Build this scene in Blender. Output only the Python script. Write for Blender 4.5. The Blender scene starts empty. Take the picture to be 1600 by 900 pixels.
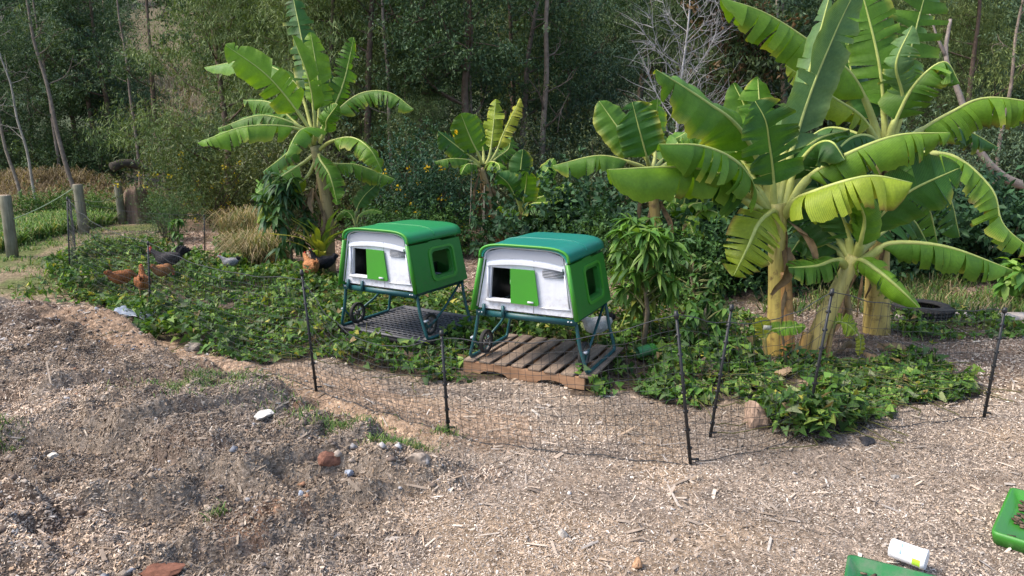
import bpy, bmesh, math, random
import numpy as np
from mathutils import Vector, Matrix

# ------------------------------------------------------------------ camera, light, exposure
scene = bpy.context.scene
C = scene.collection
F_PX, PITCH, CAM_H = 1109.0, math.radians(12.0), 2.2
cam_d = bpy.data.cameras.new('camera')
cam = bpy.data.objects.new('camera', cam_d); C.objects.link(cam)
cam.location = (0, 0, CAM_H); cam.rotation_euler = (math.radians(90) - PITCH, 0, 0)
cam_d.sensor_width = 36.0; cam_d.lens = 36.0 * F_PX / 1600.0
cam_d.clip_start = 0.05; cam_d.clip_end = 600
scene.camera = cam

TO_SUN = Vector((-0.60, -0.10, 0.80)).normalized()
world = bpy.data.worlds.new('World'); scene.world = world; world.use_nodes = True
wn = world.node_tree; wn.nodes.clear()
sky = wn.nodes.new('ShaderNodeTexSky'); sky.sky_type = 'NISHITA'; sky.sun_disc = False
sky.sun_elevation = math.asin(TO_SUN.z); sky.sun_rotation = math.atan2(TO_SUN.x, TO_SUN.y)
sky.dust_density = 2.5; sky.air_density = 1.0
wbg = wn.nodes.new('ShaderNodeBackground'); wbg.inputs['Strength'].default_value = 0.15
wout = wn.nodes.new('ShaderNodeOutputWorld')
wn.links.new(sky.outputs[0], wbg.inputs['Color']); wn.links.new(wbg.outputs[0], wout.inputs['Surface'])
sun_d = bpy.data.lights.new('sun', 'SUN'); sun_d.energy = 2.0; sun_d.angle = math.radians(24); sun_d.color = (1.0, 0.92, 0.80)
sun = bpy.data.objects.new('sun', sun_d); C.objects.link(sun)
sun.rotation_euler = TO_SUN.to_track_quat('Z', 'Y').to_euler()
scene.view_settings.view_transform = 'Standard'; scene.view_settings.look = 'None'
scene.view_settings.gamma = 1.0; scene.view_settings.exposure = 1.18
scene.view_settings.use_curve_mapping = False

# ------------------------------------------------------------------ helpers
rng = np.random.default_rng(7)
random.seed(7)
CP, SP = math.cos(PITCH), math.sin(PITCH)
def ray(px, py):
    u = (px - 800) / F_PX; v = (450 - py) / F_PX
    return np.array([u, CP + v * SP, -SP + v * CP])
def G(px, py, z=0.0):                      # ground point seen at a place in the photograph
    d = ray(px, py); t = (z - CAM_H) / d[2]; return np.array([d[0] * t, d[1] * t, z])
def PY(px, py, Y):                         # point at distance Y
    d = ray(px, py); t = Y / d[1]; return np.array([d[0] * t, Y, CAM_H + d[2] * t])

def _hash(ix, iy, s):
    n = (ix.astype(np.int64) * 374761393 + iy.astype(np.int64) * 668265263 + s * 974634777) & 0x7fffffff
    n = ((n ^ (n >> 13)) * 1274126177) & 0x7fffffff
    return ((n ^ (n >> 16)) & 0xffff) / 65535.0
def vnoise(x, y, s=0):
    x = np.asarray(x, float); y = np.asarray(y, float)
    ix = np.floor(x); iy = np.floor(y); fx = x - ix; fy = y - iy
    fx = fx * fx * (3 - 2 * fx); fy = fy * fy * (3 - 2 * fy)
    a = _hash(ix, iy, s); b = _hash(ix + 1, iy, s); c = _hash(ix, iy + 1, s); d = _hash(ix + 1, iy + 1, s)
    return (a * (1 - fx) + b * fx) * (1 - fy) + (c * (1 - fx) + d * fx) * fy
def fbm(x, y, s=0, o=4, l=2.0, g=0.5):
    r = 0; a = 1; t = 0
    for i in range(o):
        r = r + a * vnoise(x * l ** i + 17.3 * i, y * l ** i - 9.1 * i, s + i); t += a; a *= g
    return r / t
def sstep(a, b, x):
    t = np.clip((x - a) / (b - a), 0, 1); return t * t * (3 - 2 * t)
def inpoly(x, y, poly):
    x = np.asarray(x, float); y = np.asarray(y, float); r = np.zeros(x.shape, bool); n = len(poly)
    for i in range(n):
        x1, y1 = poly[i][0], poly[i][1]; x2, y2 = poly[(i + 1) % n][0], poly[(i + 1) % n][1]
        c = ((y1 > y) != (y2 > y)) & (x < (x2 - x1) * (y - y1) / (y2 - y1 + 1e-12) + x1); r ^= c
    return r
def gpoly(pts): return [G(*p)[:2] for p in pts]

class MB:
    def __init__(s): s.v = []; s.f = []; s.c = []; s.uv = []; s.n = 0
    def add(s, v, f, c=None, uv=None):
        v = np.asarray(v, float).reshape(-1, 3); f = np.asarray(f, np.int64)
        s.f.append(f + s.n); s.v.append(v); m = len(v)
        if c is None: c = (1, 1, 1)
        c = np.asarray(c, float)
        s.c.append(np.broadcast_to(c[..., :3], (m, 3)))
        s.uv.append(np.zeros((m, 2)) if uv is None else np.asarray(uv, float)); s.n += m
    def box(s, c, size, M=None, col=None):
        hx, hy, hz = np.array(size) / 2
        v = np.array([(x, y, z) for x in (-hx, hx) for y in (-hy, hy) for z in (-hz, hz)])
        if M is not None: v = v @ np.array(M).T
        s.add(v + np.array(c), [(0, 1, 3, 2), (4, 6, 7, 5), (0, 4, 5, 1), (2, 3, 7, 6), (0, 2, 6, 4), (1, 5, 7, 3)], col)
    def tube(s, pts, rad, segs=8, col=None, cap=True):
        pts = np.asarray(pts, float); n = len(pts); rad = np.broadcast_to(np.asarray(rad, float), (n,))
        T = np.gradient(pts, axis=0); T /= np.linalg.norm(T, axis=1)[:, None] + 1e-9
        up = np.array([0, 0, 1.0]) if abs(T[0][2]) < .9 else np.array([1.0, 0, 0])
        a = np.cross(T, up)
        for i in range(n):
            if np.linalg.norm(a[i]) < 1e-3: a[i] = a[i - 1] if i else np.array([1.0, 0, 0])
            elif i and a[i] @ a[i - 1] < 0: a[i] = -a[i]
        a /= np.linalg.norm(a, axis=1)[:, None]; b = np.cross(T, a)
        th = np.arange(segs) * 2 * math.pi / segs
        v = pts[:, None, :] + rad[:, None, None] * (np.cos(th)[None, :, None] * a[:, None, :] + np.sin(th)[None, :, None] * b[:, None, :])
        i = np.arange(n - 1)[:, None] * segs; j = np.arange(segs)[None, :]; k = (j + 1) % segs
        f = np.stack([i + j, i + segs + j, i + segs + k, i + k], -1).reshape(-1, 4)
        if col is not None and np.ndim(col) == 2: col = np.repeat(np.asarray(col), segs, 0)
        s.add(v.reshape(-1, 3), f, col)
        if cap and segs > 2:
            o = s.n - n * segs
            s.f.append(np.array([[o + q for q in range(segs)]])); s.f.append(np.array([[o + (n - 1) * segs + q for q in range(segs)][::-1]]))
    def build(s, name, mat, parent=None, smooth=False, loc=None, uv=False, mesh_only=False):
        V = np.concatenate(s.v); me = bpy.data.meshes.new(name)
        groups = {}
        loops = np.concatenate([f.reshape(-1) for f in s.f]).astype(np.int32)
        tot = np.concatenate([np.full(f.shape[0], f.shape[1]) for f in s.f])
        st = np.concatenate([[0], np.cumsum(tot)[:-1]]).astype(np.int32)
        me.vertices.add(len(V)); me.vertices.foreach_set('co', V.astype(np.float32).reshape(-1))
        me.loops.add(len(loops)); me.loops.foreach_set('vertex_index', loops)
        me.polygons.add(len(tot)); me.polygons.foreach_set('loop_start', st)
        if smooth: me.polygons.foreach_set('use_smooth', np.ones(len(tot), bool))
        me.update(calc_edges=True); me.validate()
        ca = me.color_attributes.new('col', 'FLOAT_COLOR', 'POINT')
        cc = np.ones((len(V), 4), np.float32); cc[:, :3] = np.concatenate(s.c); ca.data.foreach_set('color', cc.reshape(-1))
        if uv:
            ul = me.uv_layers.new(name='UVMap'); U = np.concatenate(s.uv)[loops]; ul.data.foreach_set('uv', U.astype(np.float32).reshape(-1))
        me.materials.append(mat)
        return me if mesh_only else obj(name, me, parent, loc)
def obj(name, data, parent=None, loc=None):
    o = bpy.data.objects.new(name, data); C.objects.link(o)
    if parent is not None: o.parent = parent
    if loc is not None: o.location = loc
    return o
def thing(name, label, cat, loc=(0, 0, 0), rz=0, group=None):
    o = obj(name, None); o.location = loc; o.rotation_euler = (0, 0, rz); o.empty_display_size = .1
    return tag(o, label, cat, group)
def tag(o, label=None, cat=None, group=None, kind=None):
    if label: o['label'] = label
    if cat: o['category'] = cat
    if group: o['group'] = group
    if kind: o['kind'] = kind
    return o
def copy_tree(o, parent=None):
    c = o.copy(); C.objects.link(c); c.parent = parent
    for ch in o.children: copy_tree(ch, c)
    return c
def crom(P, n=24):                         # smooth curve through points
    P = [np.asarray(p, float) for p in P]
    if len(P) == 2: P = [P[0], (P[0] + P[1]) / 2, P[1]]
    Q = [2 * P[0] - P[1]] + P + [2 * P[-1] - P[-2]]; out = []
    for i in range(1, len(Q) - 2):
        for t in np.linspace(0, 1, max(3, n // (len(P) - 1)), endpoint=False):
            a, b, c, d = Q[i - 1:i + 3]
            out.append(.5 * (2 * b + (c - a) * t + (2 * a - 5 * b + 4 * c - d) * t * t + (3 * b - a - 3 * c + d) * t ** 3))
    out.append(P[-1]); out = np.array(out)
    s = np.concatenate([[0], np.cumsum(np.linalg.norm(np.diff(out, axis=0), axis=1))])
    tt = np.linspace(0, s[-1], n); return np.stack([np.interp(tt, s, out[:, k]) for k in range(3)], 1)
def nrm(a): a = np.asarray(a, float); return a / (np.linalg.norm(a, axis=-1, keepdims=True) + 1e-9)

def plate(name, outer, holes, th, mat, parent, M, smooth=False):
    """flat panel with real openings, 2D outline -> triangulated, given thickness; M maps (u,v,w) to 3D"""
    bm = bmesh.new(); ed = []
    for lp in [outer] + holes:
        vs = [bm.verts.new((p[0], p[1], 0)) for p in lp]
        for i in range(len(vs)): ed.append(bm.edges.new((vs[i], vs[(i + 1) % len(vs)])))
    bmesh.ops.triangle_fill(bm, use_beauty=True, use_dissolve=False, edges=ed, normal=(0, 0, 1))
    r = bmesh.ops.extrude_face_region(bm, geom=bm.faces[:])
    for e in r['geom']:
        if isinstance(e, bmesh.types.BMVert): e.co.z += th
    bmesh.ops.recalc_face_normals(bm, faces=bm.faces[:])
    for v in bm.verts: v.co = M(v.co.x, v.co.y, v.co.z)
    me = bpy.data.meshes.new(name); bm.to_mesh(me); bm.free(); me.materials.append(mat)
    return obj(name, me, parent)
def rrect(x0, x1, y0, y1, r, n=5):
    out = []
    for cx, cy, a in ((x1 - r, y1 - r, 0), (x0 + r, y1 - r, 90), (x0 + r, y0 + r, 180), (x1 - r, y0 + r, 270)):
        for k in range(n + 1):
            t = math.radians(a + 90 * k / n); out.append((cx + r * math.cos(t), cy + r * math.sin(t)))
    return out

# ------------------------------------------------------------------ materials
MATS = {}
def newmat(name):
    m = bpy.data.materials.new(name); m.use_nodes = True; t = m.node_tree; t.nodes.clear(); MATS[name] = m
    o = t.nodes.new('ShaderNodeOutputMaterial'); b = t.nodes.new('ShaderNodeBsdfPrincipled')
    t.links.new(b.outputs[0], o.inputs['Surface']); return m, t, b, o
def nd(t, typ, **kw):
    n = t.nodes.new(typ)
    for k, v in kw.items(): setattr(n, k, v)
    return n
def mix(t, a, b, f, blend='MIX'):
    m = t.nodes.new('ShaderNodeMix'); m.data_type = 'RGBA'; m.blend_type = blend
    for i, s in ((6, a), (7, b), (0, f)):
        if hasattr(s, 'is_linked'): t.links.new(s, m.inputs[i])
        elif i == 0: m.inputs[0].default_value = s
        else: m.inputs[i].default_value = (*s[:3], 1)
    return m.outputs[2]
def noise(t, scale, detail=4, rough=.6, vec=None, coord='Object'):
    n = t.nodes.new('ShaderNodeTexNoise'); n.inputs['Scale'].default_value = scale; n.inputs['Detail'].default_value = detail; n.inputs['Roughness'].default_value = rough
    if vec is None:
        tc = t.nodes.new('ShaderNodeTexCoord'); vec = tc.outputs[coord]
    t.links.new(vec, n.inputs['Vector']); return n.outputs['Fac']
def ramp(t, fac, stops):
    r = t.nodes.new('ShaderNodeValToRGB'); e = r.color_ramp.elements
    while len(e) < len(stops): e.new(.5)
    for k, (p, c) in enumerate(stops): e[k].position = p; e[k].color = (*c[:3], 1) if len(c) >= 3 else (c[0],) * 3 + (1,)
    t.links.new(fac, r.inputs[0]); return r.outputs[0]
def bump(t, b, h, strength=.3, dist=.01):
    n = t.nodes.new('ShaderNodeBump'); n.inputs['Strength'].default_value = strength; n.inputs['Distance'].default_value = dist
    t.links.new(h, n.inputs['Height']); t.links.new(n.outputs[0], b.inputs['Normal']); return n
def simple(name, col, rough=.6, metal=0., dirt=.25, dscale=6., dcol=None, bmp=.15, spec=.5, bscale=60):
    m, t, b, o = newmat(name)
    dc = dcol or tuple(c * .45 for c in col)
    f = ramp(t, noise(t, dscale, 6, .7), [(.42, (0,) * 3), (.75, (1,) * 3)])
    mm = t.nodes.new('ShaderNodeMath'); mm.operation = 'MULTIPLY'; mm.inputs[1].default_value = dirt; t.links.new(f, mm.inputs[0])
    t.links.new(mix(t, col, dc, mm.outputs[0]), b.inputs['Base Color'])
    b.inputs['Roughness'].default_value = rough; b.inputs['Metallic'].default_value = metal; b.inputs['Specular IOR Level'].default_value = spec
    if bmp: bump(t, b, noise(t, bscale, 3), bmp, .004)
    return m
def grime(name, base, rough, amt, mud=(.22, .17, .12), z0=.57, z1=.80):
    """plastic with dusty patches everywhere and mud splashed up from the bottom edge"""
    m = simple(name, base, rough, 0, .35, 7, tuple(c * .6 for c in base), .06, .4); t = m.node_tree; b = next(n for n in t.nodes if n.type == 'BSDF_PRINCIPLED')
    src = b.inputs['Base Color'].links[0].from_socket; tc = nd(t, 'ShaderNodeTexCoord'); sx = nd(t, 'ShaderNodeSeparateXYZ'); t.links.new(tc.outputs['Object'], sx.inputs[0])
    mr = nd(t, 'ShaderNodeMapRange'); mr.inputs[1].default_value = z0; mr.inputs[2].default_value = z1; mr.inputs[3].default_value = 1; mr.inputs[4].default_value = 0; t.links.new(sx.outputs[2], mr.inputs[0])
    sp = ramp(t, noise(t, 26, 6, .75), [(.45, (0,) * 3), (.68, (1,) * 3)]); st = nd(t, 'ShaderNodeMapping'); st.inputs['Scale'].default_value = (38, 38, 2.2); t.links.new(tc.outputs['Object'], st.inputs[0]); run = ramp(t, noise(t, 1.0, 4, .6, st.outputs[0]), [(.55, (0,) * 3), (.8, (.45,) * 3)])
    f1 = nd(t, 'ShaderNodeMath', operation='MULTIPLY'); t.links.new(sp, f1.inputs[0]); t.links.new(mr.outputs[0], f1.inputs[1]); f2 = nd(t, 'ShaderNodeMath', operation='MAXIMUM'); t.links.new(f1.outputs[0], f2.inputs[0]); t.links.new(run, f2.inputs[1]); f3 = nd(t, 'ShaderNodeMath', operation='MULTIPLY'); f3.inputs[1].default_value = amt; t.links.new(f2.outputs[0], f3.inputs[0])
    t.links.new(mix(t, src, mud, f3.outputs[0]), b.inputs['Base Color']); return m
def attrmat(name, rough=.8, var=.5, vscale=30., trans=0., tcol=(1, 1, .5), spec=.3, bmp=.2, rnd=.0, tint=(1, 1, 1)):
    """colour from the mesh's own colour attribute, varied by noise; optional light passing through (leaves)"""
    m, t, b, o = newmat(name)
    a = nd(t, 'ShaderNodeAttribute', attribute_name='col')
    n = noise(t, vscale, 4)
    k = ramp(t, n, [(.25, (1 - var,) * 3), (.75, (1 + var * .6,) * 3)])
    col = mix(t, a.outputs['Color'], k, 1.0, 'MULTIPLY')
    if tint != (1, 1, 1): col = mix(t, col, tint, 1.0, 'MULTIPLY')
    if rnd:
        oi = nd(t, 'ShaderNodeObjectInfo')
        r = ramp(t, oi.outputs['Random'], [(0, (1 - rnd, 1 - rnd * .8, 1 - rnd * .6)), (.5, (1, 1, 1)), (1, (1 + rnd, 1 + rnd * .6, 1 - rnd * .3))])
        col = mix(t, col, r, 1.0, 'MULTIPLY')
    t.links.new(col, b.inputs['Base Color']); b.inputs['Roughness'].default_value = rough; b.inputs['Specular IOR Level'].default_value = spec
    if bmp: bump(t, b, n, bmp, .004)
    if trans:
        tr = nd(t, 'ShaderNodeBsdfTranslucent'); t.links.new(mix(t, col, tcol, 1.0, 'MULTIPLY'), tr.inputs['Color'])
        ms = nd(t, 'ShaderNodeMixShader'); ms.inputs[0].default_value = trans
        t.links.new(b.outputs[0], ms.inputs[1]); t.links.new(tr.outputs[0], ms.inputs[2]); t.links.new(ms.outputs[0], o.inputs['Surface'])
    return m
# ------------------------------------------------------------------ the ground
HEAP_EDGE = sorted([tuple(G(*p)[:2][::-1]) for p in ((560, 960), (600, 860), (660, 800), (730, 735), (640, 690), (500, 628), (330, 575), (230, 535), (160, 490), (60, 462), (-200, 450))])
_hy = [p[0] for p in HEAP_EDGE]; _hx = [p[1] for p in HEAP_EDGE]
PATCH = gpoly([(70, 425), (110, 400), (190, 388), (330, 402), (420, 425), (540, 432), (770, 470), (1000, 505), (1180, 560), (1215, 600), (1120, 640), (1060, 640), (985, 612), (900, 622), (868, 588), (720, 600), (650, 592), (560, 580), (520, 560), (440, 572), (330, 558), (250, 532), (170, 490), (110, 462)])
PATCH_R = gpoly([(1150, 585), (1240, 572), (1300, 568), (1420, 572), (1530, 588), (1535, 622), (1400, 640), (1350, 662), (1285, 690), (1200, 680), (1160, 640)])
PATCH_B = gpoly([(1390, 505), (1560, 500), (1600, 530), (1420, 535)])
def heapmask(x, y):
    xb = np.interp(y, _hy, _hx); j = (fbm(x * 1.5, y * 1.5, 31, 3) - .5) * .7
    return sstep(.22, -.22, x - xb + j) * sstep(9.8, 8.6, y) * sstep(-1, .5, y)
_BERM = [G(*p)[:2] for p in ((330, 560), (440, 600), (540, 630), (640, 672), (700, 700))]
def polydist(x, y, P):
    d = np.full(np.shape(x), 1e9)
    for (a, b) in zip(P[:-1], P[1:]):
        ab = b - a; t = np.clip(((x - a[0]) * ab[0] + (y - a[1]) * ab[1]) / (ab @ ab), 0, 1)
        d = np.minimum(d, np.hypot(x - a[0] - t * ab[0], y - a[1] - t * ab[1]))
    return d
_LEDGES = []
for A_, pts_ in ((.17, ((-40, 812), (30, 800), (150, 792), (250, 790), (345, 772))), (.13, ((150, 705), (240, 688), (330, 672), (450, 655))), (.15, ((370, 765), (450, 742), (560, 722), (600, 705))), (.14, ((470, 800), (560, 782), (650, 765), (720, 742))), (.14, ((20, 640), (110, 622), (210, 612))), (.15, ((20, 545), (100, 525), (190, 520))), (.12, ((-30, 730), (60, 735), (130, 722))), (.12, ((240, 850), (350, 838), (450, 822)))):
    q_ = sorted([tuple(G(*p)[:2]) for p in pts_]); _LEDGES.append((A_, [p[0] for p in q_], [p[1] for p in q_]))
def ledges(x, y):
    h = 0
    for A_, lx, ly in _LEDGES:
        d = y - np.interp(x, lx, ly) - .22 * (fbm(x * 2.5, y * .6, 91, 3) - .5)
        e = sstep(lx[0] - .1, lx[0] + .25, x) * sstep(lx[-1] + .1, lx[-1] - .25, x)
        h = h + e * A_ * np.where(d > 0, sstep(-.01, .05, d) * np.exp(-np.maximum(d, 0) / .38), 0) - e * .06 * np.exp(-(d + .05) ** 2 / .008)
    return h
def gh(x, y, fine=True):
    x = np.asarray(x, float); y = np.asarray(y, float)
    m = heapmask(x, y)
    wx = x + .25 * (fbm(x * 2, y * 2, 5, 2) - .5); wy = y + .25 * (fbm(x * 2 + 9, y * 2, 6, 2) - .5)
    a = fbm(wx * .50 + 3.4, wy * 1.35 + .25 * x, 11, 3)
    lump = .14 * sstep(.44, .475, a) +   .07 * sstep(.56, .59, a) + .17 * (fbm(wx * 1.6, wy * 1.9, 12, 4) - .5)
    if fine: lump = lump + .21 * (fbm(wx * 5, wy * 6, 14, 4, 2.1, .6) - .5) + .10 * np.abs(fbm(wx * 11, wy * 11, 15, 3) - .5)
    h = m * (lump - .06 + ledges(x, y) * .8)
    near = sstep(14, 9, y)
    h = h + (1 - m) * near * (.05 * (fbm(x * .8, y * .8, 21, 3) - .5) + (.03 * (fbm(x * 7, y * 7, 22, 4, 2.2, .65) - .5) if fine else 0))
    h = h + .05 * sstep(.22, .05, polydist(x, y, _BERM)) * (.6 + .8 * fbm(x * 8, y * 8, 3, 3))
    far = sstep(16, 24, y)
    h = h + far * (.5 * (fbm(x * .15, y * .15, 23, 3) - .5))
    h = h + np.maximum(0, y - 38) * .36 * sstep(38, 46, y) + sstep(40, 70, y) * 3 * (fbm(x * .06, y * .06, 24, 3) - .5)
    return h
def g1(x, y): return float(ground_z(np.array([x]), np.array([y]))[0])

ys = [0.3]
while ys[-1] < 120: ys.append(ys[-1] + (ys[-1] + 2) * (.005 if ys[-1] < 10 else .022))
ys = np.array(ys); ss = np.concatenate([np.linspace(-1.7, -.75, 40)[:-1], np.linspace(-.75, .75, 330), np.linspace(.75, 1.7, 40)[1:]])
YY, SS = np.meshgrid(ys, ss, indexing='ij'); XX = SS * (YY + 2)
ZZ = gh(XX, YY)
_GX = np.gradient(ZZ, axis=1) / np.gradient(XX, axis=1); _GY = np.gradient(ZZ, axis=0) / np.gradient(YY, axis=0)
def grid(A, x, y):                         # reads the built sheet between its points
    x = np.asarray(x, float); y = np.asarray(y, float); s = np.clip(x / (y + 2), ss[0], ss[-1] - 1e-6); yy = np.clip(y, ys[0], ys[-1] - 1e-6)
    i = np.clip(np.searchsorted(ys, yy, side='right') - 1, 0, len(ys) - 2); j = np.clip(np.searchsorted(ss, s, side='right') - 1, 0, len(ss) - 2)
    u = (yy - ys[i]) / (ys[i + 1] - ys[i]); v = (s - ss[j]) / (ss[j + 1] - ss[j]); return (A[i, j] * (1 - v) + A[i, j + 1] * v) * (1 - u) + (A[i + 1, j] * (1 - v) + A[i + 1, j + 1] * v) * u
def ground_z(x, y): return grid(ZZ, x, y)
hm = heapmask(XX, YY)
mulch = np.array((.30, .24, .19)); heapc = np.array((.225, .185, .150)); soil = np.array((.10, .075, .055)); clay = np.array((.30, .15, .08)); pinkm = np.array((.30, .21, .155))
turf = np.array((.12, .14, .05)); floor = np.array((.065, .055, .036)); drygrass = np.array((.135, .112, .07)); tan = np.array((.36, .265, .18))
def mixc(a, b, f): return a * (1 - f[..., None]) + b * f[..., None]
COL = np.broadcast_to(mulch, XX.shape + (3,)).copy()
COL = mixc(COL, tan, sstep(.45, .65, fbm(XX * .9, YY * .9, 41, 3)) * .8)
COL = mixc(COL, np.array((.20, .165, .14)), sstep(.55, .72, fbm(XX * 1.7 + 5, YY * 1.7, 42, 4)) * .8)
COL = mixc(COL, heapc, hm)
COL = mixc(COL, clay, hm * sstep(.66, .74, fbm(XX * 1.3, YY * 1.6, 43, 4)) * .6)
COL = mixc(COL, np.array((.13, .095, .075)), hm * sstep(.5, .66, fbm(XX * 2.1, YY * 2.4, 44, 4)) * .8)
_DARK = gpoly([(-40, 505), (120, 482), (240, 508), (270, 548), (150, 578), (-40, 575)])
COL = mixc(COL, np.array((.105, .078, .060)), inpoly(XX + .3 * (fbm(XX * 4, YY * 4, 55, 3) - .5), YY + .5 * (fbm(XX * 4 + 3, YY * 4, 56, 3) - .5), _DARK) * .9)
_TR0 = [G(*p)[:2] for p in ((120, 500), (230, 535), (350, 575), (500, 612), (640, 655), (760, 672))]
COL = mixc(COL, np.array((.36, .25, .17)), sstep(.55, .25, polydist(XX, YY, _TR0) + .3 * (fbm(XX * 3, YY * 3, 57, 3) - .5)) * .8)
jx = XX + .35 * (fbm(XX * 3, YY * 3, 45, 3) - .5); jy = YY + .35 * (fbm(XX * 3 + 7, YY * 3, 46, 3) - .5)
inp = (inpoly(jx, jy, PATCH) | inpoly(jx, jy, PATCH_R) | inpoly(jx, jy, PATCH_B)).astype(float)
COL = mixc(COL, soil, inp)
RIGHTBED = gpoly([(950, 470), (1180, 480), (1420, 500), (1600, 520), (1600, 600), (1520, 600), (1240, 580), (1100, 640), (1000, 600)])
COL = mixc(COL, np.array((.17, .12, .09)), inpoly(jx, jy, RIGHTBED) * (1 - inp) * .85)
bandm = sstep(9.0, 10.0, YY + .6 * (fbm(XX * .8, YY * .8, 47, 3) - .5)) * (1 - inp)
COL = mixc(COL, pinkm, bandm * (1 - sstep(.5, .7, fbm(XX * .5, YY * .5, 48, 3)) * .4))
left = sstep(-.46, -.54, XX / YY + .10 * (fbm(XX * .7, YY * .7, 49, 3) - .5)) * sstep(9.2, 10.5, YY) * sstep(23, 20, YY)
COL = mixc(COL, turf, left * (.35 + .65 * sstep(.40, .55, fbm(XX * 1.2, YY * 1.2, 50, 4))))
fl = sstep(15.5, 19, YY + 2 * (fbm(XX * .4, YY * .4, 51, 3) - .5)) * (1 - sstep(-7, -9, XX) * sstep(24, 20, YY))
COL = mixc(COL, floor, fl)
COL = mixc(COL, drygrass, sstep(40, 45, YY) * sstep(7, 3.5, np.abs(XX + .445 * YY)))
COL = mixc(COL, np.array((.075, .095, .055)), sstep(38, 42, YY) * (1 - sstep(7, 3.5, np.abs(XX + .445 * YY))))
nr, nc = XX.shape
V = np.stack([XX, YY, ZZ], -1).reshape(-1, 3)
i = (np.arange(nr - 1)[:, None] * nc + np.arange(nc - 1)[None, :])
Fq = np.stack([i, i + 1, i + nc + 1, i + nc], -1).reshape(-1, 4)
m, t, b, o = newmat('ground_mulch_and_soil')
at_ = nd(t, 'ShaderNodeAttribute', attribute_name='col')
n1 = noise(t, 22, 8, .75); n2 = noise(t, 95, 6, .75); n3 = noise(t, 4, 5, .6)
vor = nd(t, 'ShaderNodeTexVoronoi'); vor.inputs['Scale'].default_value = 48; vor.inputs['Randomness'].default_value = 1
tc = nd(t, 'ShaderNodeTexCoord'); mp = nd(t, 'ShaderNodeMapping'); mp.inputs['Scale'].default_value = (1, .45, 1); mp.inputs['Rotation'].default_value = (0, 0, .6)
t.links.new(tc.outputs['Object'], mp.inputs[0]); t.links.new(mp.outputs[0], vor.inputs['Vector'])
col = mix(t, at_.outputs['Color'], ramp(t, n1, [(.3, (.45, .43, .40)), (.5, (.95,) * 3), (.72, (1.5, 1.5, 1.52))]), 1, 'MULTIPLY')
col = mix(t, col, ramp(t, n2, [(.32, (.5, .48, .46)), (.5, (1,) * 3), (.7, (1.45, 1.45, 1.45))]), 1, 'MULTIPLY')
col = mix(t, col, ramp(t, n3, [(.3, (.82, .8, .78)), (.7, (1.12, 1.12, 1.12))]), 1, 'MULTIPLY')
hsv = nd(t, 'ShaderNodeSeparateColor'); t.links.new(vor.outputs['Color'], hsv.inputs[0])
col = mix(t, col, ramp(t, hsv.outputs[0], [(0, (.55, .53, .5)), (.5, (1,) * 3), (.9, (1.25,) * 3), (1, (1.9, 1.9, 1.9))]), .8, 'MULTIPLY')
t.links.new(col, b.inputs['Base Color']); b.inputs['Roughness'].default_value = .95; b.inputs['Specular IOR Level'].default_value = .15
ad = nd(t, 'ShaderNodeMath', operation='ADD'); t.links.new(n1, ad.inputs[0]); t.links.new(n2, ad.inputs[1]); bump(t, b, ad.outputs[0], .7, .02)
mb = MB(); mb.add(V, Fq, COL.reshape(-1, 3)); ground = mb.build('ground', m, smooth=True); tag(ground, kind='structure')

# ---- wood chips, straw bits and pebbles lying on it
def scatter(n, x0, x1, y0, y1, dens):
    x = rng.uniform(x0, x1, n); y = rng.uniform(y0, y1, n); k = rng.random(n) < dens(x, y); return x[k], y[k]
PAL = np.array([(.37, .295, .230), (.27, .21, .160), (.46, .385, .31), (.15, .115, .088), (.57, .51, .43), (.32, .23, .155), (.35, .31, .275), (.20, .155, .12), (.42, .34, .265), (.66, .61, .55)])
PAL = PAL * .78 + PAL.mean(0) * .22
PW = np.array([.22, .18, .13, .11, .045, .10, .08, .08, .07, .012])
def chips(name, x, y, L, W, label, pal=PAL, pw=PW, tilt=.6, lift=.004):
    n = len(x); th = rng.uniform(0, 2 * math.pi, n); z = ground_z(x, y) + lift
    nx = -grid(_GX, x, y); ny = -grid(_GY, x, y)
    N = nrm(np.stack([nx * .7, ny * .7, np.ones(n)], 1) + rng.normal(0, tilt, (n, 3)) * [1, 1, .2])
    D = np.stack([np.cos(th), np.sin(th), np.zeros(n)], 1); D = nrm(D - N * (D * N).sum(1)[:, None]); S = np.cross(N, D)
    c = np.stack([x, y, z], 1); L = L[:, None] / 2; W = W[:, None] / 2; k1 = rng.uniform(.3, 1, (n, 1)); k2 = rng.uniform(.3, 1, (n, 1)); a = rng.uniform(-.3, .3, (n, 1))
    v = np.stack([c - D * L - S * W * k1, c - D * L * .8 + S * W * k2, c + D * L + S * W * k1 * .8, c + D * L * .85 - S * W * k2, c + N * W * .55 + D * L * a], 1).reshape(-1, 3)
    q = np.arange(n)[:, None] * 5
    f = np.concatenate([q + np.array([[4, 1, 0]]), q + np.array([[4, 2, 1]]), q + np.array([[4, 3, 2]]), q + np.array([[4, 0, 3]])])
    cc = pal[rng.choice(len(pal), n, p=pw / pw.sum())] * rng.uniform(.75, 1.2, (n, 1))
    tone = fbm(x * .7 + 40, y * 1.1, 95, 4)[:, None]; grey = cc.mean(1, keepdims=True); cc = cc * (.70 + .75 * sstep(.32, .68, tone)); k_ = .18 * sstep(.35, .6, fbm(x * .9, y * .9 + 30, 96, 3))[:, None]; cc = cc * (1 - k_) + grey * np.array((1.06, 1.0, .95)) * k_
    mb = MB(); mb.add(v, f, np.repeat(cc, 5, 0)); o = mb.build(name, M_CHIP); return tag(o, label, 'wood chips', kind='stuff')
M_CHIP = attrmat('wood_chips', .9, .35, 60, spec=.15, bmp=0)
_TRACK = [G(*p)[:2] for p in ((120, 500), (230, 535), (350, 575), (500, 612), (640, 655), (760, 672))]
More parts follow.
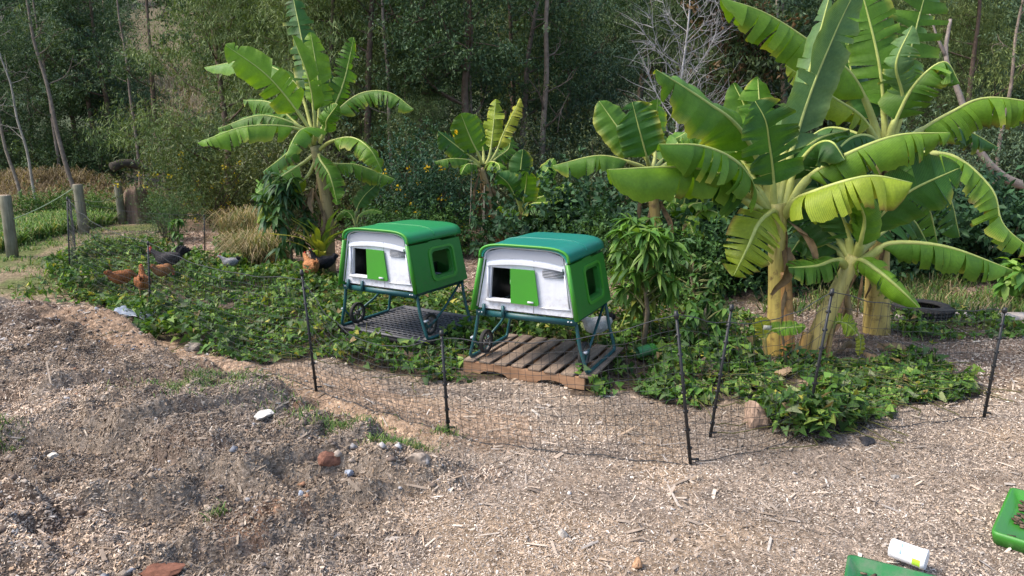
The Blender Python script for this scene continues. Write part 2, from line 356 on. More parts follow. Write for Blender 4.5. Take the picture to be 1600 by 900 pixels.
def offtrack(x, y): return (1 - .75 * inpoly(x, y, _DARK)) * .22 + .78 * sstep(.30, .55, polydist(x, y, _TRACK) + .25 * (fbm(x * 3, y * 3, 66, 3) - .5))
def notpatch(x, y): return ~(inpoly(x, y, PATCH) | inpoly(x, y, PATCH_R))
def view(x, y): return np.abs(x) < .78 * y + .3
x, y = scatter(270000, -4.6, 4.6, 3.0, 5.6, lambda x, y: view(x, y) * (.15 + 1.5 * fbm(x * 1.7, y * 1.7, 61, 4)) * .8 * offtrack(x, y))
chips('wood_chip_mulch', x, y, rng.lognormal(-4.42, .50, len(x)), rng.lognormal(-5.0, .45, len(x)), 'grey brown wood chip mulch covering the near ground')
x, y = scatter(150000, -7.2, 7.2, 5.6, 9.5, lambda x, y: view(x, y) * notpatch(x, y) * (.4 + .9 * fbm(x * 1.3, y * 1.3, 62, 3)) * .75 * offtrack(x, y))
chips('wood_chip_mulch', x, y, rng.lognormal(-3.75, .5, len(x)), rng.lognormal(-4.6, .45, len(x)), 'wood chip mulch around the planted patch')
PAL2 = np.array([(.42, .30, .22), (.30, .20, .145), (.24, .165, .12), (.50, .40, .31), (.18, .12, .09)]); PW2 = np.ones(5)
x, y = scatter(90000, -11, 10, 9.5, 17, lambda x, y: view(x, y) * notpatch(x, y) * sstep(-.62, -.46, x / y) * .7)
chips('bark_mulch', x, y, rng.lognormal(-2.9, .5, len(x)), rng.lognormal(-3.9, .45, len(x)), 'pinkish bark mulch path behind the planted patch', PAL2, PW2)
x, y = scatter(240000, -5.5, 1.5, 3.0, 7.5, lambda x, y: view(x, y) * heapmask(x, y) * .8 * offtrack(x, y) * (.35 + 1.2 * fbm(x * 1.8, y * 1.8, 67, 3)))
chips('compost_litter', x, y, rng.lognormal(-4.0, .5, len(x)), rng.lognormal(-4.7, .45, len(x)), 'ragged litter of chips and bark covering the rough compost heap', PAL * np.array((1.18, 1.12, 1.06)), PW, 1.1, .010)
# larger sticks and slivers
x, y = scatter(1900, -5.5, 5.5, 3.0, 8.0, lambda x, y: view(x, y) * notpatch(x, y))
chips('wood_splinters', x, y, rng.lognormal(-2.45, .4, len(x)), rng.lognormal(-4.1, .35, len(x)), 'longer pale splinters of wood strewn over the mulch', PAL, PW, .25, .012)
# pebbles and clods
def clods(name, x, y, R, pal, pw, label, cat):
    n = len(x); z = ground_z(x, y); base = nrm(np.array([(0, 0, 1), (1, 0, .1), (.3, .95, .2), (-.8, .6, .1), (-.8, -.6, .15), (.3, -.95, .1), (.1, .1, -.8)]))
    s = R[:, None, None] * rng.uniform(.35, 1.45, (n, 7, 1)) * base[None]; th = rng.uniform(0, 6.28, n); c, sn = np.cos(th), np.sin(th)
    vx = s[..., 0] * c[:, None] * 1.25 - s[..., 1] * sn[:, None]; vy = s[..., 0] * sn[:, None] + s[..., 1] * c[:, None]
    v = np.stack([vx + x[:, None], vy + y[:, None], s[..., 2] * .8 + z[:, None] + R[:, None] * .2], -1).reshape(-1, 3)
    q = np.arange(n)[:, None] * 7
    f = np.concatenate([q + np.array([[a, b2, c2]]) for a, b2, c2 in [(0, k, k % 5 + 1) for k in range(1, 6)] + [(6, k % 5 + 1, k) for k in range(1, 6)]])
    cc = pal[rng.choice(len(pal), n, p=pw / pw.sum())] * rng.uniform(.7, 1.25, (n, 1)); mb = MB(); mb.add(v, f, np.repeat(cc, 7, 0))
    return tag(mb.build(name, M_CLOD), label, cat, kind='stuff')
M_CLOD = attrmat('soil_clods', .95, .5, 45, spec=.15, bmp=.5)
PALC = np.array([(.27, .215, .17), (.17, .13, .105), (.36, .30, .25), (.30, .17, .11), (.42, .40, .39), (.24, .25, .28)]); PWC = np.array([.34, .26, .2, .05, .09, .06])
x, y = scatter(26000, -6.5, 2.0, 3.0, 9.0, lambda x, y: view(x, y) * heapmask(x, y) * sstep(.35, .6, fbm(x * 1.4, y * 1.4, 64, 3)))
clods('compost_clods', x, y, np.minimum(rng.lognormal(-4.7, .6, len(x)), .035), PALC, PWC, 'lumpy clods of compost in the rough heap at left', 'compost')
x, y = scatter(9000, -5, 6, 3.0, 8.5, lambda x, y: view(x, y) * notpatch(x, y) * (1 - heapmask(x, y)) * (.15 + .85 * sstep(.03, .0, np.abs(polydist(x, y, _BERM) - .1) - .15)))
clods('small_pebbles', x, y, np.minimum(rng.lognormal(-4.9, .5, len(x)), .03), np.array([(.34, .26, .19), (.42, .34, .26), (.5, .47, .44), (.27, .21, .17)]), np.array([.4, .3, .12, .3]), 'small pebbles and crumbs of soil on the path', 'pebbles')

# single stones and lumps one can point at
def stone(px, py, w, h, col, label, seed, name='stone', flat=.6, cat='stone'):
    r = np.random.default_rng(seed); p = G(px, py); s = np.hypot(p[1], CAM_H) / F_PX; R = w * s / 2
    bm = bmesh.new(); bmesh.ops.create_icosphere(bm, subdivisions=3, radius=1)
    ax = r.normal(size=(9, 3)); ax = nrm(ax); dd = r.uniform(.38, .85, 9)
    for v in bm.verts:
        c = np.array(v.co)
        for a, d in zip(ax, dd):
            k = c @ a
            if k > d: c = c - a * (k - d) * .85
        c = c * (1 + .55 * (float(fbm(c[0] * 2.5 + seed, c[1] * 2.5 + c[2] * 2, seed, 3)) - .5)) * np.array([1, .85 + .3 * (seed % 3 == 0), 1])
        v.co = Vector((c[0] * R, c[1] * R * .8, c[2] * h * s * flat))
    me = bpy.data.meshes.new(name); bm.to_mesh(me); bm.free(); ca = me.color_attributes.new('col', 'FLOAT_COLOR', 'POINT')
    ca.data.foreach_set('color', np.tile(np.array((*col, 1), np.float32), len(me.vertices))); me.materials.append(M_STONE)
    o = obj(name, me); o.location = (p[0], p[1], g1(p[0], p[1]) + h * s * flat * .25); o.rotation_euler = (0, 0, r.uniform(0, 6)); return tag(o, label, cat)
M_STONE = attrmat('rock', .9, .55, 30, spec=.2, bmp=.6)
stone(250, 874, 74, 22, (.19, .085, .055), 'flat brick-red clay lump at the bottom left', 1, 'clay_lump', .4, 'clay lump')
stone(517, 745, 34, 22, (.20, .095, .065), 'small red clay lump in the middle of the heap', 2, 'clay_lump', .6, 'clay lump')
stone(416, 684, 40, 12, (.55, .53, .49), 'white chalky lump on top of the heap near the grass', 3)
stone(83, 716, 17, 11, (.62, .58, .50), 'small rounded cream stone at the left edge of the heap', 4)
stone(995, 882, 26, 22, (.40, .24, .14), 'orange brown stone on the mulch at the bottom centre', 5)
stone(1180, 660, 50, 52, (.30, .21, .155), 'large pinkish brown rock under the vine leaves by the leaning post', 6)
stone(1108, 580, 36, 30, (.44, .34, .26), 'pale tan rock among the vines behind the fence', 7)
stone(1310, 628, 26, 32, (.42, .35, .29), 'pale rock at the foot of the fence near the leaning banana', 8)
stone(310, 545, 40, 22, (.30, .26, .22), 'grey rock tucked under the vine edge at left', 10)
stone(655, 745, 40, 28, (.34, .28, .23), 'tan clod at the right end of the heap', 12)
stone(545, 752, 26, 12, (.33, .37, .44), 'blue grey flake of slate on the heap', 17)
stone(470, 772, 12, 14, (.45, .50, .58), 'tiny pale blue shard in the heap', 18)
stone(1398, 742, 12, 10, (.36, .33, .30), 'small grey stone on the mulch at right', 19)
stone(880, 836, 22, 14, (.42, .38, .34), 'flat grey stone in the central mulch', 20)
stone(1355, 690, 34, 12, (.035, .035, .04), 'scrap of dark grey plastic lying on the mulch at right', 21, 'plastic_scrap', .5, 'scrap')
# ------------------------------------------------------------------ chicken coops
M_WHITE = grime('coop_white_plastic', (.68, .70, .76), .45, .55, (.30, .25, .19))
M_GREYP = simple('coop_grey_plastic', (.34, .36, .41), .5, 0, .2, 5, None, .05)
M_GREEN = grime('coop_green_plastic', (.024, .190, .024), .45, .45, (.10, .12, .06))
M_LIME = simple('coop_bright_green_plastic', (.050, .270, .022), .42, 0, .3, 5, (.045, .16, .03), .06, .45)
M_ROOF = simple('coop_roof_green_plastic', (.012, .215, .062), .40, 0, .35, 3, (.03, .15, .07), .10, .45, 25)
M_ROOF2 = simple('coop_roof_teal_plastic', (.006, .190, .145), .36, 0, .35, 3, (.02, .14, .10), .10, .5, 25)
M_STEEL = simple('teal_painted_steel', (.008, .075, .085), .45, 0, .35, 20, (.05, .055, .05), .1, .5)
M_DARK = simple('black_plastic', (.018, .019, .022), .55, 0, .5, 12, (.10, .09, .08), .2, .4)
M_INTER = simple('coop_interior_grey', (.14, .15, .16), .6, 0, .5, 8, (.10, .09, .08), .1)
M_ADDPLATE = simple('grey_added_plate', (.22, .235, .25), .7, 0, .4, 8, (.10, .09, .07), .1)  # tone of the plates added over the side panels' inner faces
M_TYRE = simple('dusty_black_rubber', (.022, .022, .023), .8, 0, .5, 25, (.10, .085, .07), .3, .3)
M_HUB = simple('grey_wheel_plastic', (.09, .085, .085), .6, 0, .5, 30, (.18, .15, .12), .2)

def arch(k, n=18, wb=.5, wt=.41, ze=.60, zt=.72):
    """half outline right side from eave to crown, rounded shoulder"""
    pts = []
    for i in range(n + 1):
        a = i / n * math.pi / 2; e = .42
        pts.append((wt * math.cos(a) ** e + k, ze + (zt - ze) * math.sin(a) ** .9 + k))
    return pts
def make_coop(label, loc, rz, roofmat, hinge):
    D, WB, WT, ZE = .90, .50, .405, .60; Z0 = .43
    R = thing('chicken_coop', label, 'chicken coop', loc, rz, None)
    y0, y1 = -D / 2, D / 2
    right = arch(0); prof = [(WB, 0)] + right + [(-p[0], p[1]) for p in right[::-1][1:]] + [(-WB, 0)]
    inner = []
    ri = arch(-.035); inner = [(WB - .035, .012)] + ri + [(-p[0], p[1]) for p in ri[::-1][1:]] + [(-WB + .035, .012)]
    # front panel with the doorway cut out
    hole = [(-.345, .135), (.07, .135), (.07, .475), (-.325, .475)]
    fp = plate('front_panel', inner, [hole], .03, M_WHITE, R, lambda u, v, w: (u, y0 + .03 - w, Z0 + v))
    # grey recessed band under the roof arch
    band = [(.375 * math.cos(a) if False else x, z) for x, z, a in [(-.385, .545, 0), (-.37, .575, 0)]]
    band = [(-.385, .56)] + [(x, .60 + .085 * math.sqrt(max(0, 1 - (x / .40) ** 2)) ** .8) for x in np.linspace(-.375, .365, 14)] + [(.37, .56)] + [(x, .545 + .045 * (1 - (x / .37) ** 2)) for x in np.linspace(.35, -.36, 12)]
    b_ = plate('grey_band', band, [], .006, M_GREYP, fp, lambda u, v, w: (u, y0 - w, Z0 + v))
    # lintel rail over the doorway
    rail = [(x, .497 + .047 * (1 - (x / .42) ** 2)) for x in np.linspace(-.365, .365, 16)]
    plate('door_rail', [(x, z - .017) for x, z in rail] + [(x, z + .015) for x, z in rail[::-1]], [], .024, M_WHITE, fp, lambda u, v, w: (u, y0 - .001 - w, Z0 + v))
    m_ = MB(); m_.box((-.36, y0 - .008, Z0 + .30), (.018, .018, .36)); m_.box((-.14, y0 - .012, Z0 + .115), (.46, .026, .03)); m_.build('door_surround', M_WHITE, fp)
    # moulded rims of the white panel (proud edge and lower step)
    m_ = MB(); pr = [(p[0] * .955, Z0 + .03 + p[1] * .93) for p in prof]
    m_.tube([(p[0], y0 - .002, p[1]) for p in pr], .010, 6); m_.build('moulded_rim', M_WHITE, fp, True)
    m_ = MB(); m_.box((.29, y0 - .004, Z0 + .085), (.30, .012, .012)); m_.box((.405, y0 - .003, Z0 + .28), (.010, .010, .36), [[math.cos(.15), 0, -math.sin(.15)], [0, 1, 0], [math.sin(.15), 0, math.cos(.15)]]); m_.build('panel_step', M_WHITE, fp)
    m_ = MB(); m_.box((.09, y0 - .0005, Z0 + .33), (.004, .004, .62)); m_.build('panel_seam', M_GREYP, fp)
    # sliding door
    dr = plate('sliding_door', [(-.125, .105), (.13, .100), (.148, .118), (.105, .480), (-.125, .480)], [], .014, M_LIME, R, lambda u, v, w: (u, y0 - .012 - w, Z0 + v))
    m_ = MB(); m_.box((.075, y0 - .038, Z0 + .137), (.055, .008, .020)); m_.build('door_badge', M_WHITE, dr)
    # vent
    v_ = plate('vent', rrect(.175, .375, .415, .495, .012, 3), [], .004, M_DARK, R, lambda u, v, w: (u, y0 - .001 - w, Z0 + v))
    for k in range(5):
        m_ = MB(); m_.box((.275, y0 - .010, Z0 + .424 + k * .0155), (.188, .010, .0075)); m_.build('louvre', M_GREYP, v_)
    # roof shell
    ro, rin = arch(.016), arch(-.012)
    out = [(ro[0][0] + .006, ZE - .012)] + ro; o2 = out + [(-p[0], p[1]) for p in out[::-1][1:]]
    inn = [(rin[0][0], ZE - .012)] + rin; i2 = inn + [(-p[0], p[1]) for p in inn[::-1][1:]]
    n = len(o2); ysr = [y0 - .035, y0 - .02, y0 + .1, -.06, .0, .15, y1 - .06, y1 + .03, y1 + .045]; k = [.985, 1, 1.0, 1.012, 1.013, 1.008, 1, .99, .96]
    m_ = MB(); Vv = []
    for yy, kk in zip(ysr, k): Vv += [(p[0] * kk, yy, Z0 + .4 + (p[1] - .4) * kk) for p in o2]
    for yy, kk in zip(ysr, k): Vv += [(p[0], yy, Z0 + p[1]) for p in i2]
    Ff = []; L = len(ysr)
    for a in range(L - 1):
        for q in range(n - 1):
            Ff.append((a * n + q, a * n + q + 1, (a + 1) * n + q + 1, (a + 1) * n + q)); o_ = L * n
            Ff.append((o_ + a * n + q, o_ + (a + 1) * n + q, o_ + (a + 1) * n + q + 1, o_ + a * n + q + 1))
        for q in (0, n - 1): Ff.append((a * n + q, (a + 1) * n + q, L * n + (a + 1) * n + q, L * n + a * n + q))
    for a in (0, L - 1):
        for q in range(n - 1): Ff.append((a * n + q, a * n + q + 1, L * n + a * n + q + 1, L * n + a * n + q))
    m_.add(Vv, Ff); roof = m_.build('roof', roofmat, R, True)
    m_ = MB(); m_.tube([(p[0] * 1.014, -.03, Z0 + .402 + (p[1] - .4) * 1.014) for p in o2[2:-2]], .006, 5); m_.build('roof_seam', roofmat, roof, True)
    m_ = MB(); m_.tube([(p[0], y0 - .034, Z0 + p[1] - .004) for p in o2], .014, 7); m_.build('roof_lip', M_LIME, roof, True)
    # side panels with window openings, leaning inwards
    sl = math.hypot(WB - WT, ZE)
    for s in (-1, 1):
        def Ms(u, v, w, s=s):
            tt = v / sl; return (s * (WB - (WB - WT) * tt + .02 - w), u, Z0 - .012 + v * ZE / sl)
        outer = [(y0 - .005, 0), (y1 + .012, 0), (y1 - .02, sl - .035), (.10, sl - .035), (.07, sl - .014), (-.12, sl - .014), (-.15, sl - .028), (y0 - .005, sl - .028)]
        hole = rrect(-.12, .245, .13, .475, .06)
        sp = plate('side_panel', outer, [hole], .045, M_GREEN, R, Ms)
        plate('added_inner_plate', rrect(y0 + .04, y1 - .04, .02, sl - .06, .02, 2), [rrect(-.118, .243, .132, .473, .06)], .004, M_ADDPLATE, sp, lambda u, v, w, s=s: (s * (WB - (WB - WT) * v / sl - .027 - w), u, Z0 - .012 + v * ZE / sl))  # added plates masking the lit green inner faces with a grey interior tone
        def Mf(u, v, w, s=s):
            tt = v / sl; return (s * (WB - (WB - WT) * tt + .016 + w), u, Z0 - .012 + v * ZE / sl)
        plate('window_frame', rrect(-.17, .29, .085, .515, .08), [rrect(-.135, .258, .115, .49, .065)], .014, M_LIME if s > 0 else M_GREEN, sp, Mf)
        plate('window_reveal', rrect(-.125, .248, .125, .48, .062), [rrect(-.105, .23, .145, .455, .055)], .05, M_GREEN, sp, lambda u, v, w, s=s: (s * (WB - (WB - WT) * v / sl - .035 + w), u, Z0 - .012 + v * ZE / sl))
        m_ = MB(); m_.tube([(s * (WB + .012 - (WB - WT) * q), y0 - .032 , Z0 - .012 + ZE * q) for q in (0, .5, .97)], .021, 7); m_.build('corner_trim', M_LIME, R, True)
    # back, floor and nest box inside
    plate('back_panel', inner, [], .03, M_GREEN, R, lambda u, v, w: (u, y1 - w, Z0 + v))
    m_ = MB(); m_.box((0, 0, Z0 + .0), (.90, D - .07, .024)); m_.build('floor_tray', M_INTER, R)
    m_ = MB(); m_.box((.12, .12, Z0 + .10), (.03, .60, .18)); m_.box((.0, .12, Z0 + .07), (.8, .03, .10)); m_.build('nest_divider', M_INTER, R)
    m_ = MB(); m_.box((-.395, -.17, Z0 + .27), (.012, .46, .46)); m_.build('added_dark_sheet', M_DARK, R)  # black sheet added to imitate shade behind the doorway, hides the left window
    for k in range(5):
        m_ = MB(); m_.box((-.34 + k * .1, -.02, Z0 + .05), (.03, .7, .035)); m_.build('roost_bar', M_INTER, R)
    # steel stand
    hw, FZ = .47, Z0 - .045
    for yy, nm in ((y0 + .02, 'front_beam'), (y1 - .02, 'rear_beam')):
        m_ = MB(); m_.box((0, yy - .012, FZ), (.98, .030, .062)); bm_ = m_.build(nm, M_STEEL, R)
        if nm == 'front_beam':
            for x in (-.40, -.205): m_ = MB(); m_.box((x, yy - .040, FZ + .045), (.026, .024, .125)); m_.build('ladder_hook', M_STEEL, R)
            for x in (-.455, -.425, .425, .455): m_ = MB(); m_.tube([(x, yy - .026, FZ + .01), (x, yy - .034, FZ + .01)], .008, 8); m_.build('bolt', M_WHITE, R)
    for s in (-1, 1):
        m_ = MB(); m_.box((s * .46, 0, FZ + .005), (.03, D - .1, .05)); m_.build('side_beam', M_STEEL, R)
        fx, fyf, fyb = s * .585, -.40, .40
        pts = crom([(s * .475, y0 + .03, FZ), (s * .53, y0 + .035, .22), (fx, fyf, .035), (fx, fyf + .05, .016), (fx, 0, .014), (fx, fyb - .05, .016), (fx, fyb, .035), (s * .54, y1 - .06, .22), (s * .475, y1 - .05, FZ)], 44)
        m_ = MB(); m_.tube(pts, .0165, 8); m_.build('leg_frame', M_STEEL, R, True)
        wx, wy, wz = s * .50, -.24, .135
        m_ = MB(); m_.tube([(s * .47, y1 - .07, FZ - .01), (s * .49, .05, .25), (wx + s * .02, wy + .02, wz)], .0135, 7); m_.tube([(wx + s * .02, wy, wz), (s * .54, -.33, .12), (s * .56, -.385, .20)], .0125, 7); m_.build('wheel_arm', M_STEEL, R, True)
        m_ = MB(); m_.box((s * .565, -.385, .205), (.03, .05, .02)); m_.build('clip', M_GREYP, R)
        # wheel
        wh = MB(); th = np.linspace(0, 2 * math.pi, 29)[:-1]; prof_w = [(.112, -.02), (.118, -.012), (.118, .012), (.112, .02), (.092, .018), (.092, -.018)]
        Vw = [(wx - s * .0 + b2, wy + r_ * math.cos(a), wz + r_ * math.sin(a)) for a in th for r_, b2 in prof_w]; nn = len(prof_w)
        wh.add(Vw, [((i * nn + j), (i * nn + (j + 1) % nn), (((i + 1) % 28) * nn + (j + 1) % nn), (((i + 1) % 28) * nn + j)) for i in range(28) for j in range(nn)])
        w_o = wh.build('wheel', M_TYRE, R, True)
        hb = MB(); hb.tube([(wx - .02, wy, wz), (wx + .02, wy, wz)], .026, 12)
        for q in range(6):
            a = q * math.pi / 3 + .3; hb.tube([(wx, wy + .02 * math.cos(a), wz + .02 * math.sin(a)), (wx, wy + .096 * math.cos(a), wz + .096 * math.sin(a))], .0085, 5)
        Vr = [(wx + b2, wy + r_ * math.cos(a), wz + r_ * math.sin(a)) for a in th for r_, b2 in ((.093, -.014), (.093, .014), (.082, .010), (.082, -.010))]
        hb.add(Vr, [((i * 4 + j), (i * 4 + (j + 1) % 4), (((i + 1) % 28) * 4 + (j + 1) % 4), (((i + 1) % 28) * 4 + j)) for i in range(28) for j in range(4)])
        hb.build('rim', M_HUB, w_o, False)
    if hinge:
        m_ = MB(); m_.box((-.47, y1 - .30, Z0 + .50), (.05, .12, .16)); m_.build('side_latch', M_STEEL, R)
    # real proportions: longer legs, lower body
    def reshape(o_):
        for ch in o_.children:
            co = np.empty(len(ch.data.vertices) * 3, np.float32); ch.data.vertices.foreach_get('co', co); co = co.reshape(-1, 3); co[:, 2] = np.interp(co[:, 2], [-1, .26, .345, .42, 1.16, 2.16], [-1, .26, .442, .505, 1.125, 2.0]); ch.data.vertices.foreach_set('co', co.reshape(-1)); ch.data.update(); reshape(ch)
    reshape(R)
    return R
COOP1 = (-1.18, 7.69, .14); RZ1 = math.radians(-30)
COOP2 = (.305, 6.59, .139); RZ2 = math.radians(-25.5)
make_coop('green and white chicken coop on wheels standing on the black plastic pallet', COOP1, RZ1, M_ROOF, False)
make_coop('green and white chicken coop with teal roof standing on the wooden pallet', COOP2, RZ2, M_ROOF2, True)

# ------------------------------------------------------------------ pallets under the coops
def wood(name, c1, c2, sc=(1.5, 26, 26), rough=.85):
    m, t, b, o = newmat(name); tc = nd(t, 'ShaderNodeTexCoord'); mp = nd(t, 'ShaderNodeMapping'); mp.inputs['Scale'].default_value = sc
    t.links.new(tc.outputs['Object'], mp.inputs[0]); n = noise(t, 2.2, 8, .7, mp.outputs[0]); n2 = noise(t, 3, 4)
    oi = nd(t, 'ShaderNodeObjectInfo')
    c = ramp(t, n, [(.28, c2), (.62, c1), (.85, tuple(x * 1.25 for x in c1))]); c = mix(t, c, ramp(t, n2, [(.35, (.6,) * 3), (.7, (1.1,) * 3)]), 1, 'MULTIPLY')
    c = mix(t, c, ramp(t, oi.outputs['Random'], [(0, (.8, .78, .76)), (1, (1.12, 1.1, 1.06))]), 1, 'MULTIPLY')
    t.links.new(c, b.inputs['Base Color']); b.inputs['Roughness'].default_value = rough; b.inputs['Specular IOR Level'].default_value = .2; bump(t, b, n, .5, .006); return m
M_PAL = wood('weathered_pallet_wood', (.36, .275, .21), (.17, .125, .095), (26, 1.5, 26))
M_PALF = wood('orange_pallet_wood', (.40, .245, .15), (.24, .13, .075), (1.5, 26, 26))
M_POSTW = wood('grey_treated_timber', (.26, .25, .19), (.10, .105, .075), (20, 20, 1.2))
WP = thing('wooden_pallet', 'weathered wooden pallet under the teal roofed coop', 'pallet', (.30, 6.67, .0), math.radians(-25.0))
PW_, PD_ = 1.26, 1.0
sx = -.60; k = 0
rr = random.Random(4)
for wd, gp_ in ((.11, .05), (.115, .045), (.12, .05), (.115, .05), (.12, .05), (.11, .045), (.12, .05), (.13, 0)):
    m_ = MB(); m_.box((0, 0, 0), (wd, PD_, .021)); s_ = m_.build('slat', M_PAL, WP); bv = s_.modifiers.new('edge', 'BEVEL'); bv.width = .003; bv.segments = 1
    s_.location = (sx + wd / 2, rr.uniform(-.012, .012), .128 + rr.uniform(-.003, .002)); s_.rotation_euler = (rr.uniform(-.004, .004), rr.uniform(-.02, .02), rr.uniform(-.012, .012)); sx += wd + gp_; k += 1
for yy in (-PD_ / 2 + .02, 0, PD_ / 2 - .02):      # bearers with arched fork notches
    out = [(-.61, .008), (-.43, .008)] + [(-.29 + .14 * math.cos(a), .008 + .045 * math.sin(a)) for a in np.linspace(math.pi, 0, 9)] + [(.15, .008)] + [(.29 + .14 * math.cos(a), .008 + .045 * math.sin(a)) for a in np.linspace(math.pi, 0, 9)] + [(.43, .008), (.61, .008), (.61, .115), (-.61, .115)]
    plate('bearer', out, [], .04, M_PALF, WP, lambda u, v, w, yy=yy: (u, yy - .02 + w, v))
M_GRID = simple('dusty_grid_plastic', (.085, .088, .10), .5, 0, .6, 14, (.13, .12, .11), .2, .4)
BP = thing('plastic_pallet', 'black plastic grid pallet under the green roofed coop', 'pallet', (-1.13, 7.84, .004), math.radians(-32))
PB, PDb = 1.22, 1.14
m_ = MB()
for sx_, sy_, cx, cy in ((PB, .06, 0, -PDb / 2 + .03), (PB, .06, 0, PDb / 2 - .03), (.06, PDb - .12, -PB / 2 + .03, 0), (.06, PDb - .12, PB / 2 - .03, 0)): m_.box((cx, cy, .128), (sx_, sy_, .022))
o_ = m_.build('rim', M_GRID, BP)
m_ = MB()
for sx_, sy_, cx, cy in ((PB - .02, .03, 0, -PDb / 2 + .025), (PB - .02, .03, 0, PDb / 2 - .025), (.03, PDb - .1, -PB / 2 + .025, 0), (.03, PDb - .1, PB / 2 - .025, 0)): m_.box((cx, cy, .085), (sx_, sy_, .062))
m_.build('skirt', M_DARK, BP)
for cx in (-.5, 0, .5):
    for cy in (-.46, 0, .46): m_ = MB(); m_.box((cx, cy, .028), (.16, .16, .052)); m_.build('foot', M_DARK, BP)
m_ = MB(); nb = 14
for q in range(nb): m_.box((0, -PDb / 2 + .085 + q * (PDb - .17) / (nb - 1), .126), (PB - .12, .016, .02))
m_.build('grid_bars', M_GRID, BP)
m_ = MB()
for q in range(15): m_.box((-PB / 2 + .085 + q * (PB - .17) / 14, 0, .122), (.013, PDb - .12, .018))
m_.build('grid_cross_bars', M_GRID, BP)

# ------------------------------------------------------------------ poultry netting and its posts
M_NETP = simple('black_fence_plastic', (.012, .013, .015), .5, 0, .4, 30, (.04, .04, .04), .1)
M_NET = simple('netting_twine', (.022, .025, .028), .7, 0, .3, 40, (.07, .07, .06), 0)
def fpost(top, base, label, spikes=True):
    b0 = G(*base); Yt = b0[1]; p1 = PY(top[0], top[1], Yt + .0)
    o = thing('netting_post', label, 'fence post', (b0[0], b0[1], g1(b0[0], b0[1]) - .01), 0, 'posts of the poultry netting')
    v = p1 - b0; m_ = MB(); m_.tube([(0, 0, -.02), v * .5, v], [.0125, .0115, .010], 8); m_.build('shaft', M_NETP, o, True)
    m_ = MB(); m_.tube([v * .985, v * 1.0, v * 1.03], [.016, .019, .012], 8); m_.build('cap', M_NETP, o, True)
    L = np.linalg.norm(v)
    for k in range(1, 8):
        c = v * (k / 8.0); m_ = MB(); m_.box(c, (.034, .016, .018)); m_.build('clip', M_NETP, o)
    m_ = MB(); m_.box((0.02, 0, .05), (.06, .012, .012)); m_.build('foot_peg', M_NETP, o)
    return b0, p1
posts = {}
for key, top, base, lab in (
    ('a', (472, 435), (495, 620), 'black netting post standing left of the black pallet in the near fence'),
    ('b', (690, 528), (701, 684), 'short black netting post in front of the gap between the two coops'),
    ('c', (1057, 490), (1080, 725), 'tallest black netting post at the front corner right of the wooden pallet'),
    ('d', (1143, 478), (1109, 682), 'weathered netting post leaning right beside the front corner'),
    ('e', (1300, 455), (1258, 678), 'black netting post leaning across the base of the slanting banana stem'),
    ('f', (1570, 483), (1537, 652), 'rightmost black netting post leaning right near the tyre'),
    ('g', (231, 378), (235, 497), 'black netting post standing among the vines beside the ginger hens'),
    ('h', (105, 310), (109, 436), 'outer black netting post at the far left corner of the vine patch'),
    ('i', (108, 312), (119, 398), 'inner tilted netting post tied at the far left corner'),
    ('j', (319, 336), (320, 392), 'black netting post on the bark path behind the hens'),
    ('k', (409, 330), (410, 372), 'short black netting post in front of the dry grass clump'),
    ('l', (924, 486), (924, 520), 'short dark netting post behind the teal roofed coop')):
    posts[key] = fpost(top, base, lab)
def netting(a, b, label, sag=.12, slack=0., cell=.06, rows=12, h0=.99):
    (A0, A1), (B0, B1) = posts[a], posts[b]; L = np.linalg.norm(B0 - A0); n = max(6, int(L / cell)); m_ = MB(); r = random.Random(hash(a + b) & 255 if False else ord(a) * 7 + ord(b))
    U = np.linspace(0, 1, n + 1)
    def pt(u, w):
        base = A0 + (B0 - A0) * u; base = np.array([base[0], base[1], 0]); top = A1 + (B1 - A1) * u
        s = sag * 4 * u * (1 - u); p = base + (top - base) * (w * h0) ; p[2] = p[2] * (1 - s) + g1(p[0], p[1]) * (1 - w) + .01
        d = np.array([B0[1] - A0[1], -(B0[0] - A0[0]), 0]) / L
        return p + d * slack * math.sin(u * 3.1) * (1 - abs(2 * w - 1) * .5) + np.array([.006 * math.sin(u * 41 + w * 9), .010 * math.sin(u * 23 + w * 13), .006 * math.sin(u * 31 + w * 5)])
    W = [(k / rows) ** 1.15 for k in range(rows + 1)]
    grid_ = np.array([[pt(u, w) for u in U] for w in W])
    for k in range(rows + 1): m_.tube(grid_[k], .0040 if k in (0, rows) else .0018, 3, cap=False)
    for q in range(n + 1): m_.tube(grid_[:, q], .0015, 3, cap=False)
    return tag(m_.build('poultry_netting', M_NET), label, 'netting', 'spans of poultry netting')
netting('g', 'a', 'dark poultry netting span crossing the vine patch left of the coops', .10, .1)
netting('a', 'b', 'sagging poultry netting span in front of the black pallet', .30, .10)
netting('b', 'c', 'poultry netting span in front of the wooden pallet', .10, .12)
netting('c', 'e', 'poultry netting span between the front corner post and the leaning banana', .12, .1)
netting('e', 'f', 'poultry netting span at right in front of the big bananas', .06, .05)
netting('h', 'g', 'poultry netting span along the left edge of the vine patch', .10, .1)
netting('h', 'i', 'bunched poultry netting at the far left corner', .03, .05)
netting('i', 'j', 'poultry netting span along the far side of the vine patch', .10, .1, .1)
